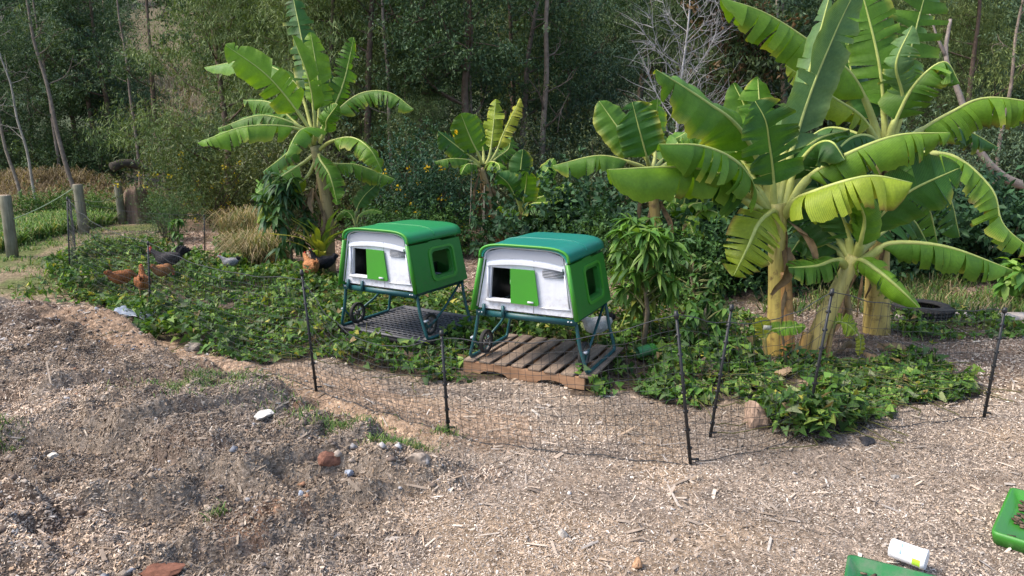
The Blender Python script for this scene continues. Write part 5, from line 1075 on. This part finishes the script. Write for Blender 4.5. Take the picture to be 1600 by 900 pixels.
def blades(name, x, y, H, pal, label, cat, lean=.35, w=.006, kind='stuff', parent=None, droop=.35, z=None, loc=None):
    n = len(x); r = rng; th = r.uniform(0, 6.28, n); ln = np.abs(r.normal(0, lean, n)); zz = ground_z(x, y) - .01 if z is None else z
    d = np.stack([np.cos(th) * ln, np.sin(th) * ln, np.ones(n)], 1); d = nrm(d); sd = np.stack([-np.sin(th + r.normal(0, .6, n)), np.cos(th), np.zeros(n)], 1); c = np.stack([x, y, zz], 1); H = H[:, None]; w = np.broadcast_to(w, (n,))[:, None]
    p1 = c + d * H * .5; p2 = c + d * H * .85 + np.stack([np.cos(th), np.sin(th), -np.ones(n) * .3], 1) * H * droop * .35; p3 = c + d * H * .95 + np.stack([np.cos(th), np.sin(th), -np.ones(n) * .8], 1) * H * droop
    v = np.stack([c - sd * w, c + sd * w, p1 - sd * w * .9, p1 + sd * w * .9, p2 - sd * w * .6, p2 + sd * w * .6, p3], 1).reshape(-1, 3); q = np.arange(n)[:, None] * 7
    mb = MB(); cc = pal[r.integers(0, len(pal), n)] * r.uniform(.7, 1.25, (n, 1)); cc = np.repeat(cc, 7, 0)
    mb.add(v, np.concatenate([q + np.array([[0, 1, 3, 2]]), q + np.array([[2, 3, 5, 4]])]), cc); mb.f.append((q + np.array([[4, 5, 6]]))); o_ = mb.build(name, M_GRASS, parent)
    if kind: tag(o_, label, cat, kind=kind)
    return o_
GP = np.array([(.085, .165, .03), (.06, .13, .028), (.13, .20, .05), (.045, .10, .025), (.20, .20, .08)]); DP = np.array([(.34, .26, .15), (.26, .20, .11), (.42, .33, .20), (.17, .18, .07), (.12, .15, .05)])
# tall grass behind the timber posts
yl_ = lambda x, y: np.interp(800 + x / y * F_PX * .98, [0, 20, 132, 192, 300], [13.0, 13.6, 16.4, 17.8, 19.4])
x, y = scatter(70000, -16, -6.2, 13.5, 20.5, lambda x, y: (x > -.80 * y) * (x < -.46 * y) * (y > yl_(x, y) + .5) * (y < yl_(x, y) + 3.2) * (fbm(x * .9, y * .9, 81, 3) > .40))
blades('tall_grass', x, y, rng.uniform(.22, .5, len(x)), GP * 1.25, 'tall green grass behind the timber posts', 'grass', .5, .012)
x, y = scatter(16000, -13, -4.5, 10, 19, lambda x, y: (np.abs(x) > .48 * y) * (np.abs(x) < .78 * y) * (fbm(x * .9, y * .9, 82, 3) > .42) * notpatch(x, y))
blades('short_turf', x, y, rng.uniform(.04, .13, len(x)), GP * 1.3, 'short turf beside the bark path at left', 'grass', .6, .008)
for k, (px, py, rad, n, lab) in enumerate(((330, 630, .42, 900, 'patch of short grass on the bank above the rough heap'), (530, 688, .26, 500, 'small grass tuft on the track near the middle'), (624, 716, .16, 500, 'bright grass tuft in front of the short netting post'), (3, 690, .12, 160, 'grass tuft at the left edge of the heap'), (338, 803, .05, 45, 'tiny grass sprig in the foreground heap'), (440, 660, .3, 260, 'thin grass on the track by the red soil'), (693, 686, .09, 90, 'wispy weed at the foot of the short netting post'))):
    p = G(px, py); x = p[0] + rng.normal(0, rad * .7, n); y = p[1] + rng.normal(0, rad * .4, n); blades('grass_tuft', x, y, rng.uniform(.03, .10, n), GP * 1.1, lab, 'grass', .6, .0035)
x, y = scatter(14000, 3.2, 9.5, 8.7, 13.0, lambda x, y: (x > .36 * y) * (fbm(x, y, 83, 3) > .42))
blades('rough_grass', x, y, rng.uniform(.10, .30, len(x)), np.concatenate([GP * 1.1, DP[:1]]), 'rough grass behind the tyre at right', 'grass', .6, .007)
# dry lemongrass clump
for (px, py, rad, n, h0, h1, lab) in ((408, 412, .50, 1500, .35, .85, 'large clump of dry arching grass left of the yellow leafed plant'), (385, 372, .55, 700, .4, .95, 'dry seeding grass behind the larger grass clump')):
    p = G(px, py); a = rng.uniform(0, 6.28, n); q = rng.random(n) ** .7 * rad; x = p[0] + np.cos(a) * q; y = p[1] + np.sin(a) * q * .7
    blades('grass_clump', x, y, rng.uniform(h0, h1, n), DP, lab, 'grass', .55, .007, droop=.5)
# straw mound far left
p = G(70, 300); n = 9000; X_ = rng.normal(0, 2.6, n); Y_ = rng.normal(0, .9, n); hz = 1.0 * np.exp(-(X_ / 3.0) ** 2 - (Y_ / 1.1) ** 2) * (.7 + .6 * fbm(X_ * .8, Y_ * .8, 85, 3))
mm_ = thing('straw_mound', 'long mound of dry straw at the far left by the trees', 'straw mound', (-16.0, 24.2, 0)); mb = MB(); gx, gy = np.meshgrid(np.linspace(-6, 6, 70), np.linspace(-2.6, 2.6, 36)); gz = 1.0 * np.exp(-(gx / 3.0) ** 2 - (gy / 1.1) ** 2) * (.7 + .6 * fbm(gx * .8, gy * .8, 85, 3)) + .12 * (fbm(gx * 3, gy * 3, 86, 3) - .5) - .03
i_ = (np.arange(35)[:, None] * 70 + np.arange(69)[None]); mb.add(np.stack([gx, gy, gz], -1).reshape(-1, 3), np.stack([i_, i_ + 1, i_ + 71, i_ + 70], -1).reshape(-1, 4), (.20, .15, .09)); mb.build('core', M_BARK, mm_, True)
tag(blades('loose_straw', X_, Y_, rng.uniform(.15, .5, n), np.array([(.31, .24, .15), (.24, .18, .11), (.18, .13, .08), (.36, .29, .19)]), None, None, 1.6, .010, None, mm_, .6, hz), kind='stuff')

# ------------------------------------------------------------------ leafy plants made leaf by leaf
def leaf_cloud(mb, c, d, nrm_, L, W, cols, fold=.25, droop=.0):
    """pointed leaves: base, two shoulder points, tip, with a crease along the middle"""
    n = len(c); d = nrm(d); s = nrm(np.cross(d, nrm_)); u = np.cross(s, d); L = np.broadcast_to(L, (n,))[:, None]; W = np.broadcast_to(W, (n,))[:, None]
    mid = c + d * L * .45; tip = c + d * L - np.array([0, 0, 1.0]) * L * droop
    v = np.stack([c, mid + s * W * .5 + u * W * fold, tip, mid - s * W * .5 + u * W * fold], 1).reshape(-1, 3); q = np.arange(n)[:, None] * 4
    mb.add(v, np.concatenate([q + np.array([[0, 1, 2]]), q + np.array([[0, 2, 3]])]), np.repeat(cols, 4, 0))
def randdir(r, n): return nrm(r.normal(size=(n, 3)))
def rosette_tree(name, label, px, py, H, rad, n_ros, pal, seed, leafL=.22, leafW=.05, per=15, zlow=.25, cat='tree', Yo=0, stemr=.03):
    r = np.random.default_rng(seed); p = G(px, py); o_ = thing(name, label, cat, (p[0], p[1] + Yo, 0)); ms_ = MB(); ml = MB()
    ms_.tube([(0, 0, -.05), (.03, 0, H * .3), (-.02, .02, H * .6), (0, 0, H * .85)], [stemr, stemr * .85, stemr * .6, stemr * .3], 8, (.20, .16, .11))
    for k in range(n_ros):
        a = r.uniform(0, 6.28); hh = zlow * H + (1 - zlow) * H * r.random() ** .8; q = rad * math.sqrt(r.random()) * (1.05 - .5 * abs(hh / H - .55)); c = np.array([math.cos(a) * q, math.sin(a) * q, hh]); ms_.tube([(0, 0, hh * .72), c * [.5, .5, .9], c], [.012, .009, .006], 5, (.16, .17, .07), cap=False)
        n = per; th = r.uniform(0, 6.28, n); el = r.normal(-.25, .45, n); d = np.stack([np.cos(th) * np.cos(el), np.sin(th) * np.cos(el), np.sin(el)], 1)
        cols = pal[r.integers(0, len(pal), n)] * r.uniform(.75, 1.2, (n, 1)); LL = leafL * r.uniform(.7, 1.15, n); W = leafW * r.uniform(.8, 1.2, n)
        up = nrm(np.array([0, 0, 1.0]) + r.normal(0, .3, (n, 3))); s = nrm(np.cross(d, up)); u = np.cross(s, d); t_ = np.array([0, .3, .65, 1.0]); wv_ = np.array([.12, 1, .85, .02]); dr = np.array([0, .03, .18, .45])
        pts = c[None, None] + d[:, None] * (t_[None, :] * LL[:, None])[..., None] - np.array([0, 0, 1.0]) * (dr[None] * LL[:, None])[..., None]
        A = pts + s[:, None] * (wv_[None] * W[:, None] * .5)[..., None] + u[:, None] * (wv_[None] * W[:, None] * .12)[..., None]; B = pts - s[:, None] * (wv_[None] * W[:, None] * .5)[..., None] + u[:, None] * (wv_[None] * W[:, None] * .12)[..., None]
        v = np.stack([A, pts, B], 2).reshape(-1, 3); qq = np.arange(n)[:, None] * 12; f = np.concatenate([qq + np.array([[i * 3 + j, i * 3 + j + 1, i * 3 + j + 4, i * 3 + j + 3]]) for i in range(3) for j in range(2)]); ml.add(v, f, np.repeat(cols, 12, 0))
    ms_.build('trunk', M_BARK, o_, True); tag(ml.build('crown', M_LEAF, o_, True), kind='stuff'); return o_
MG = np.array([(.055, .135, .028), (.075, .17, .032), (.045, .11, .03), (.11, .20, .04)]); MGL = np.array([(.085, .20, .03), (.12, .25, .035), (.06, .15, .028), (.17, .28, .05), (.09, .19, .03)]); MGD = np.array([(.05, .12, .035), (.04, .10, .032), (.075, .15, .045), (.055, .11, .05)])
rosette_tree('mango_tree', 'young mango tree with drooping dark leaves in front of the tall left banana', 455, 428, 1.62, .42, 46, MGD, 3, .24, .055, 14, .22, 'mango tree')
rosette_tree('mango_tree', 'young mango tree with glossy bright leaves right of the teal roofed coop', 1005, 545, 1.36, .34, 40, MGL * .95, 5, .20, .048, 15, .42, 'mango tree')
rosette_tree('mango_shoot', 'low drooping shoots with yellowish leaves on the bright mango stem', 1007, 538, .72, .16, 8, np.array([(.16, .22, .04), (.24, .26, .05), (.10, .17, .035)]), 6, .2, .045, 10, .42, 'shoots', .06)
rosette_tree('citrus_sapling', 'slim leafy sapling standing in the vines behind the rooster', 284, 432, .95, .13, 16, MG, 7, .10, .045, 9, .25, 'sapling')
rosette_tree('citrus_sapling', 'small round bush on the bark path near the short netting post', 350, 398, .38, .2, 16, MG, 8, .10, .05, 9, .3, 'sapling')
# papaya-like weeds by the fence and at the right edge
rosette_tree('leafy_weed', 'upright leafy weed behind the front corner netting post', 1098, 560, .62, .22, 26, MG * 1.05, 9, .12, .05, 9, .15, 'weed')
rosette_tree('leafy_weed', 'bright green weed at the right edge beyond the last netting post', 1597, 478, .6, .3, 20, MGL * 1.2, 10, .2, .10, 8, .3, 'weed')
rosette_tree('leafy_weed', 'bushy weed under the bananas behind the mango tree', 1080, 480, .7, .45, 40, MG * .9, 12, .10, .05, 9, .1, 'weed')
# strap leaved yellow plant
p = G(503, 432); cl = thing('cordyline', 'yellow green strap leaved plant at the foot of the tall left banana', 'garden plant', (p[0], p[1], 0)); r = np.random.default_rng(4); ms_ = MB(); ms_.tube([(0, 0, -.03), (.02, 0, .25), (.0, 0, .5)], [.03, .025, .02], 8, (.2, .15, .09)); ms_.build('stem', M_BARK, cl, True)
for k in range(26):
    a = r.uniform(0, 6.28); e = r.uniform(.5, 1.35); L = r.uniform(.5, .85); d = np.array([math.cos(a) * math.cos(e), math.sin(a) * math.cos(e), math.sin(e)]); b_ = np.array([r.normal(0, .06), r.normal(0, .05), r.uniform(.15, .6)]); P = crom([b_, b_ + d * L * .5, b_ + d * L + np.array([math.cos(a), math.sin(a), -.9]) * L * .22], 8); s = nrm(np.cross(nrm(np.gradient(P, axis=0)), [0, 0, 1.0])); w_ = (.042 * np.sin(np.linspace(.25, 3.05, 8)) + .003)[:, None]; u = np.array([0, 0, .012])
    mb = MB(); c = np.array([(.26, .31, .05), (.38, .38, .06), (.14, .22, .04), (.46, .42, .10)][int(r.integers(0, 4))]); mb.add(np.stack([P - s * w_ + u, P, P + s * w_ + u], 1).reshape(-1, 3), [(i * 3 + j, i * 3 + j + 1, i * 3 + j + 4, i * 3 + j + 3) for i in range(7) for j in range(2)], c); mb.build('leaf', M_LEAF, cl, True)
# ------------------------------------------------------------------ the forest behind
M_FOL = attrmat('forest_leaf', .55, .2, 6, trans=.16, tcol=(1.2, 1.3, .4), spec=.2, bmp=0, rnd=.16)
M_TRUNK = attrmat('forest_bark', .9, .45, 9, spec=.12, bmp=.6)
def skeleton(r, H, lean, n_limb, spread, z_lo, up=.5, wob=.25, sub=3):
    """trunk path and limb paths of a slender tree"""
    tr = [np.array([0, 0, -.2])]; d = np.array([lean[0], lean[1], 1.0])
    for k in range(7): tr.append(tr[-1] + nrm(d + r.normal(0, .045, 3) * [1, 1, 0]) * (H + .2) / 7)
    tr = crom(tr, 22); limbs = []
    for k in range(n_limb):
        f = z_lo + (1 - z_lo) * (k + r.random()) / n_limb; i = min(20, int(f * 21)); p = tr[i]; a = r.uniform(0, 6.28); L = spread * (1.15 - .75 * f) * r.uniform(.6, 1.2); d = np.array([math.cos(a), math.sin(a), up * r.uniform(.5, 1.5)]); P = crom([p, p + nrm(d) * L * .5 + r.normal(0, wob * .2, 3), p + nrm(d + [0, 0, .3]) * L + r.normal(0, wob * .3, 3)], 9); limbs.append((P, i))
        for s_ in range(sub):
            q = P[int(r.integers(3, 8))]; d2 = nrm(d + r.normal(0, .8, 3)); L2 = L * r.uniform(.3, .6); limbs.append((crom([q, q + d2 * L2 * .5 + r.normal(0, .05, 3), q + d2 * L2 + [0, 0, -.05]], 6), -1))
    return tr, limbs
def make_tree(name, seed, H, r0, lean, n_limb, spread, z_lo, n_leaf, L, W, pal, bark, droop=.7, up=.5, clump=.35, sub=3, topr=.25, bend=.0):
    r = np.random.default_rng(seed); tr, limbs = skeleton(r, H, lean, n_limb, spread, z_lo, up, .25, sub); R = obj(name, None); R.empty_display_size = .3
    mt_ = MB(); rad = r0 * (1 - np.linspace(0, 1, len(tr)) * (1 - topr)); mt_.tube(tr, rad, 9, np.array(bark)[None] * r.uniform(.8, 1.2, (len(tr), 1))); ends = []
    for P, i in limbs:
        rb = (rad[i] * .42 if i >= 0 else r0 * .13); mt_.tube(P, np.linspace(rb, rb * .3, len(P)), 5, np.array(bark) * .85, cap=False); ends.append(P[-1]); ends.append(P[len(P) * 2 // 3])
    mt_.build('trunk', M_TRUNK, R, True)
    if n_leaf:
        ends = np.array(ends + [tr[-1], tr[-2]]); tw = r.integers(0, len(ends), n_leaf // 14); cen = ends[tw] + r.normal(0, clump, (len(tw), 3)) * [1, 1, .6]; k = np.repeat(np.arange(len(tw)), 14); tdir = randdir(r, len(tw)) * [1, 1, .5]
        off = np.tile(np.linspace(0, 1, 14), len(tw))[:, None]; c = cen[k] + tdir[k] * off * clump * 1.1 + r.normal(0, clump * .12, (len(k), 3)); d = nrm(tdir[k] * .5 + r.normal(0, .7, (len(k), 3)) - np.array([0, 0, droop])); nn = nrm(r.normal(0, .6, (len(k), 3)) + [0, 0, .8]); cl_ = pal[r.integers(0, len(pal), len(tw))][k] * r.uniform(.7, 1.3, (len(k), 1))
        mb = MB(); leaf_cloud(mb, c, d, nn, L * r.uniform(.6, 1.25, len(k)), W * r.uniform(.7, 1.2, len(k)), cl_); tag(mb.build('crown', M_FOL, R), kind='stuff')
    return R
def make_bush(name, seed, H, rad, n_leaf, L, W, pal, droop=.2, flower=0, fcol=(.75, .50, .02), stems=7, mat=None, clump=.22):
    r = np.random.default_rng(seed); R = obj(name, None); R.empty_display_size = .2; mt_ = MB(); ends = []
    for k in range(stems):
        a = r.uniform(0, 6.28); q = rad * r.random() ** .6; e = np.array([math.cos(a) * q, math.sin(a) * q, H * r.uniform(.55, 1.0) * (1.05 - .35 * q / rad)]); P = crom([(r.normal(0, .1), r.normal(0, .1), -.1), e * [.4, .4, .5] + r.normal(0, .1, 3), e], 8); mt_.tube(P, np.linspace(.022, .006, 8), 5, (.12, .095, .07), cap=False)
        for j in range(7): ends.append(P[int(r.integers(2, 8))] + r.normal(0, .28, 3) * [rad, rad, H * .35])
    mt_.build('stems', M_TRUNK, R, True); ends = np.array(ends); ends[:, 2] = np.abs(ends[:, 2]) + .08; tw = r.integers(0, len(ends), n_leaf // 12); cen = ends[tw] + r.normal(0, clump, (len(tw), 3)); cen[:, 2] = np.abs(cen[:, 2]); k = np.repeat(np.arange(len(tw)), 12); td = randdir(r, len(tw)) + [0, 0, .25]
    off = np.tile(np.linspace(0, 1, 12), len(tw))[:, None]; c = cen[k] + td[k] * off * clump * 1.2 + r.normal(0, .02, (len(k), 3)); d = nrm(td[k] * .5 + r.normal(0, .7, (len(k), 3)) - np.array([0, 0, droop])); nn = nrm(r.normal(0, .5, (len(k), 3)) + [0, 0, 1]); cl_ = pal[r.integers(0, len(pal), len(tw))][k] * r.uniform(.7, 1.3, (len(k), 1)); mb = MB()
    leaf_cloud(mb, c, d, nn, L * r.uniform(.6, 1.25, len(k)), W * r.uniform(.7, 1.2, len(k)), cl_); tag(mb.build('foliage', M_FOL, R), kind='stuff')
    if flower:
        mb = MB(); fc = ends[r.integers(0, len(ends), flower)] + r.normal(0, .18, (flower, 3)) + [0, -.1, .12]; k = np.repeat(np.arange(flower), 9); dd = randdir(r, len(k)); leaf_cloud(mb, fc[k] + dd * .025, dd, randdir(r, len(k)), .055, .05, np.tile(np.array(fcol), (len(k), 1)) * r.uniform(.8, 1.2, (len(k), 1))); tag(mb.build('flowers', M_LEAF, R), kind='stuff')
    return R
EUC = np.array([(.062, .110, .055), (.050, .092, .048), (.078, .125, .058), (.044, .080, .044)]); DKG = np.array([(.038, .080, .032), (.050, .100, .038), (.030, .064, .028), (.062, .115, .044)]); WAT = np.array([(.105, .160, .050), (.085, .140, .045), (.125, .180, .062), (.072, .118, .042)]); OLV = np.array([(.070, .085, .034), (.085, .10, .042), (.055, .07, .03)]); BLU = np.array([(.055, .110, .064), (.066, .128, .072), (.044, .092, .054), (.085, .14, .064)])
EUC, DKG, WAT, OLV, BLU = EUC * np.array((1.65, 1.45, 1.6)), DKG * np.array((1.8, 1.48, 1.7)), WAT * np.array((1.4, 1.25, 1.35)), OLV * 1.4, BLU * np.array((1.7, 1.42, 1.55))
B1 = (.22, .17, .135); B2 = (.16, .115, .09); B3 = (.34, .31, .27)
T = [make_tree('eucalypt_tree', 1, 10, .13, (.06, 0), 15, 2.4, .34, 24000, .145, .030, EUC, B1, 1.0, .45, .42),
     make_tree('eucalypt_tree', 2, 9, .11, (-.05, .02), 14, 2.2, .16, 24000, .13, .030, BLU, B2, .9, .4, .45),
     make_tree('broadleaf_tree', 3, 9, .14, (.02, 0), 16, 2.6, .34, 22000, .11, .046, DKG, B2, .5, .5, .42),
     make_tree('wattle_tree', 4, 8, .10, (.08, 0), 16, 2.3, .15, 26000, .15, .021, WAT, B2, 1.0, .4, .42),
     make_tree('broadleaf_tree', 5, 8, .12, (-.04, 0), 15, 2.4, .10, 22000, .105, .044, DKG, B1, .4, .35, .45)]
Bs = [make_bush('understory_bush', 11, 2.6, 1.5, 9000, .095, .036, DKG, .2, stems=11, clump=.28), make_bush('understory_bush', 12, 2.2, 1.4, 9000, .08, .030, OLV, .2, stems=11, clump=.26), make_bush('understory_bush', 13, 3.0, 1.4, 9000, .11, .031, EUC, .6, stems=11, clump=.3)]
def put(proto, x, y, label, cat, group=None, s=1.0, rz=0, used=set(), lean=(0, 0), z=None):
    o_ = proto if proto.name not in used else copy_tree(proto); used.add(proto.name)
    o_.location = (x, y, g1(x, y) if z is None else z); o_.scale = (s, s, s); o_.rotation_euler = (lean[0], lean[1], rz); tag(o_, label, cat); 
    if group: o_['group'] = group
    return o_
def putp(proto, px, Y, *a, **k): return put(proto, (px - 800) / F_PX * Y * 1.0 / CP * .99, Y, *a, **k)
R_ = math.radians
# trees that stand out by themselves
bare = make_tree('bare_tree', 21, 7.0, .05, (-.10, 0), 11, 1.5, .30, 0, .1, .1, EUC, B3, sub=4); putp(bare, 68, 21.5, 'thin white barked sapling with bare branches at the far left', 'tree', s=.95)
bare2 = make_tree('bare_tree', 22, 9.0, .075, (-.16, 0), 9, 1.6, .45, 1800, .16, .034, EUC, (.22, .18, .15), sub=3); putp(bare2, 140, 21.8, 'tall slim leaning gum tree with a pale trunk behind the timber posts', 'tree')
t2 = make_tree('bare_tree', 23, 7.0, .055, (-.12, 0), 7, 1.2, .45, 900, .15, .034, EUC, (.20, .17, .14), sub=3); putp(t2, 48, 21.6, 'grey slim gum sapling left of the white barked one', 'tree')
t3 = make_tree('slim_tree', 24, 9.0, .095, (.03, 0), 12, 1.2, .2, 500, .12, .04, OLV, (.24, .185, .145), sub=4); putp(t3, 838, 18.5, 'tall straight brown trunk with bare twigs behind the two coops', 'tree')
t4 = make_tree('slim_tree', 25, 8.0, .10, (-.03, 0), 8, 1.6, .5, 3500, .13, .05, DKG, B2, sub=3); putp(t4, 272, 23, 'dark trunked tree on the slope left of the tall left banana', 'tree')
dead = make_tree('dead_tree', 26, 6.0, .055, (.03, 0), 34, 2.2, .16, 0, .1, .1, EUC, (.40, .385, .385), up=.9, sub=15); putp(dead, 1045, 16.6, 'grey leafless dead tree with a tangle of twigs behind the big leaves', 'tree', z=.9, s=.85)
red = make_tree('flame_tree', 27, 5.4, .09, (.0, 0), 14, 1.6, .3, 9000, .14, .065, np.array([(.045, .075, .028), (.06, .085, .03), (.10, .062, .028), (.038, .06, .026)]), B2, .5, .5, .4); putp(red, 1120, 17.5, 'bushy tree with reddish leaf tips left of the tall rear banana', 'tree')
p = G(1590, 330); lm = thing('leaning_trunk', 'bare crooked pale trunk leaning left behind the right hand leaves', 'tree', (0, 0, 0)); mb = MB()
mb.tube(crom([PY(1660, 300, 15.5), PY(1580, 283, 15.5), PY(1530, 235, 15.6), PY(1500, 150, 15.8), PY(1478, 90, 16), PY(1485, 30, 16.1)], 30), np.linspace(.11, .035, 30), 8, (.26, .22, .19)); mb.tube(crom([PY(1480, 92, 16), PY(1465, 60, 16), PY(1452, 20, 16.1)], 8), np.linspace(.04, .015, 8), 6, (.26, .22, .19)); mb.build('trunk', M_TRUNK, lm, True)
# flowering shrubs
CAS = np.array([(.045, .105, .062), (.055, .12, .068), (.036, .088, .052), (.065, .13, .06)])
cas = make_bush('cassia_shrub', 31, 2.5, 1.25, 8500, .085, .032, CAS, .2, 15, stems=13, clump=.24); putp(cas, 648, 14.0, 'blue green shrub dotted with yellow flowers between the coops and the left banana', 'shrub', s=1.0)
c2 = copy_tree(cas); c2.location = ((700 - 800) / F_PX * 15, 14.6, 0); c2.rotation_euler = (0, 0, 2.2); c2.scale = (.85,) * 3; tag(c2, 'second yellow flowering shrub close behind the green roofed coop', 'shrub')
ob = make_bush('flowering_bush', 32, 2.3, 1.8, 9000, .085, .036, OLV * np.array([.9, 1.0, .8]), .2, 40, (.55, .42, .03), 14, clump=.28); putp(ob, 340, 18, 'olive green rounded bush with small yellow flowers behind the bark path', 'shrub')
fe = make_bush('feathery_shrub', 33, 1.55, 1.0, 8000, .075, .014, np.array([(.06, .12, .045), (.08, .145, .05), (.05, .10, .04)]), -.1, 0, stems=12, clump=.22); putp(fe, 268, 15.2, 'feathery green wattle shrub between the stump and the grass clump', 'shrub', s=.72)
put_b = make_bush('shade_shrub', 34, 1.5, 1.5, 6000, .15, .075, np.array([(.03, .075, .036), (.04, .095, .04), (.024, .06, .03)]), .4, 0, stems=11, clump=.28)
for px, Y, lab in ((1130, 10.6, 'dark leafy shrub under the bananas behind the mango tree'), (1420, 11.6, 'dark broad leaved shrub behind the tyre'), (1570, 11.2, 'dark lobed shrub at the right edge above the grass'), (1240, 11.2, 'dark shrub in the shade behind the front banana stem'), (880, 12.8, 'dark low shrub directly behind the teal roof')):
    putp(put_b, px, Y, lab, 'shrub', s=1.0, rz=px)
gl = make_bush('green_weed', 35, .8, .9, 4500, .075, .034, np.array([(.06, .14, .035), (.045, .11, .03), (.08, .16, .045)]), .2, 0, stems=10, clump=.2)
for px, Y, lab in ((1010, 10.3, 'low bright green bush behind the mango stem'), (1090, 10.0, 'low bright green bush beside the small banana plant'), (700, 13.2, 'low green weeds behind the gap between the coops'), (935, 11.6, 'low green weeds behind the window of the teal roofed coop'), (590, 13.4, 'low green weeds behind the green roof')):
    putp(gl, px, Y, lab, 'bush', s=.95, rz=px)
# green nettles in front of the posts
ng = make_bush('green_weed', 36, .75, 1.1, 4500, .10, .04, GP[:4] * 1.1, .1, 0, stems=10, clump=.22)
for px, Y, lab in ((60, 19.0, 'bright green weeds between the far left and the silvery timber posts'), (160, 19.2, 'green weeds between the silvery and greenish timber posts'), (110, 19.6, 'green weeds behind the silvery timber post'), (245, 19.8, 'green weeds right of the jagged stump')):
    putp(ng, px, Y, lab, 'weeds', s=.7, rz=px)
# the mass of the wood
rf = random.Random(12)
def zone(px, Y):
    w_ = next(w for lim, w in ((260, 'behind the timber posts'), (450, 'behind the dry grass clump'), (620, 'behind the tall left banana'), (800, 'behind the green roofed coop'), (960, 'behind the teal roofed coop'), (1130, 'behind the dead tree'), (1350, 'behind the front banana'), (9999, 'at the right behind the rear banana')) if px < lim)
    return ('near' if Y < 21 else 'midway' if Y < 29 else 'deep') + ' in the wood ' + w_
LAB_T = {'eucalypt_tree': 'grey green gum tree', 'broadleaf_tree': 'dark broad leaved tree', 'wattle_tree': 'pale drooping wattle tree'}
GAP = lambda px: 225 < px < 350
for k_, px_, Y_, s_, lab_ in ((1, 180, 26.5, .95, 'blue green gum tree with low hanging foliage behind the timber posts'), (3, 520, 18.6, .95, 'pale yellow green wattle tree above the tall left banana'), (2, 735, 18.0, .9, 'dark leafy tree with twin brown trunks above the middle bananas'), (3, 640, 17.4, .5, 'low pale green wattle bush tree left of the leaning banana'), (0, -10, 27, .9, 'gum tree with thin drooping foliage at the left edge'), (4, 450, 21, .85, 'dark tree directly behind the tall left banana leaves')):
    o_ = putp(T[k_], px_, Y_, lab_, 'tree', s=s_, rz=px_ * .7)
rows = [(19.5, 150, (0, 2, 3, 4)), (23, 115, (0, 1, 2, 3, 4)), (27, 95, (0, 1, 2, 4)), (32, 90, (0, 1, 2, 4)), (37, 95, (0, 1, 2, 4))]
for Y0, step, kinds in rows:
    px = -180
    while px < 1800:
        Y = Y0 + rf.uniform(-1.3, 1.3); q = px + rf.uniform(-.4, .4) * step
        k = rf.choice(kinds)
        if 330 < q < 700 and rf.random() < .45: k = 3
        if not (Y0 < 21 and q < 330) and not (GAP(q) and Y0 > 20) and not (Y0 < 25 and (q < 300 or 980 < q < 1090)):
            b_ = T[k]; bn = b_.name.split('.')[0]
            putp(b_, q, Y, LAB_T[bn] + ' ' + zone(q, Y), 'tree', {'eucalypt_tree': 'gum trees of the wood', 'broadleaf_tree': 'dark trees of the wood', 'wattle_tree': 'wattle trees of the wood'}[bn], s=rf.uniform(.75, 1.15), rz=rf.uniform(0, 6.28), lean=(rf.uniform(-.05, .05), rf.uniform(-.08, .08)))
        px += step * rf.uniform(.8, 1.2)
for Y0, step in ((16.8, 150), (19.5, 95), (22.5, 90), (26, 85), (30, 90), (35, 100)):
    px = -160
    while px < 1780:
        Y = Y0 + rf.uniform(-.9, .9); q = px + rf.uniform(-.4, .4) * step
        if not (Y0 < 25 and q < 330) and not (GAP(q) and Y0 > 24) and not (Y0 < 18 and q < 480):
            k = rf.randrange(3); putp(Bs[k], q, Y, ['dark bush', 'olive bush', 'grey green bush'][k] + ' ' + zone(q, Y), 'bush', ['dark understory bushes', 'olive understory bushes', 'grey green understory bushes'][k], s=rf.uniform(.75, 1.25), rz=rf.uniform(0, 6.28))
        px += step * rf.uniform(.8, 1.2)
st = make_tree('slim_tree', 28, 8.5, .06, (.02, 0), 9, 1.0, .35, 1500, .12, .03, EUC, (.25, .20, .165), sub=3)
for px_, Y_, lab_ in ((230, 24.5, 'slim straight trunk behind the stump'), (110, 25, 'slim straight trunk between the far left saplings'), (618, 17.6, 'slim straight trunk above the yellow flowering shrub'), (745, 18.6, 'slim straight trunk above the leaning banana'), (1185, 18, 'slim straight trunk left of the tall rear banana'), (1540, 18, 'slim straight trunk right of the crooked leaning trunk')):
    putp(st, px_, Y_, lab_, 'tree', s=rf.uniform(.85, 1.1), rz=px_, lean=(0, rf.uniform(-.05, .05)))
# trees on the slope beyond
for k in range(46):
    Y = rf.uniform(48, 85); q = rf.uniform(-250, 1850)
    if GAP(q) and Y < 70: continue
    b_ = T[rf.choice((0, 1, 2, 4))]; bn = b_.name.split('.')[0]; putp(b_, q, Y, 'tree on the hillside far behind the wood', 'tree', 'trees on the far hillside', s=rf.uniform(.9, 1.4), rz=rf.uniform(0, 6.28))
# dry grass on the slope
x, y = scatter(9000, -30, -8, 40, 60, lambda x, y: (np.abs(x + .445 * y) < 4.5)); blades('dry_hill_grass', x, y, rng.uniform(.3, 1.0, len(x)), np.array([(.17, .14, .09), (.13, .11, .07), (.21, .175, .12)]), 'dry brown grass on the slope seen through the trees at left', 'grass', .4, .03)
# fallen trunk at left edge of the wood
mb = MB(); mb.tube(crom([PY(175, 262, 23), PY(200, 255, 23.4), PY(250, 268, 23.8), PY(300, 262, 24)], 14), np.linspace(.16, .08, 14), 7, (.07, .06, .05)); tag(mb.build('fallen_log', M_TRUNK, None, True), 'dark fallen log lying at the edge of the wood near the stump', 'log')
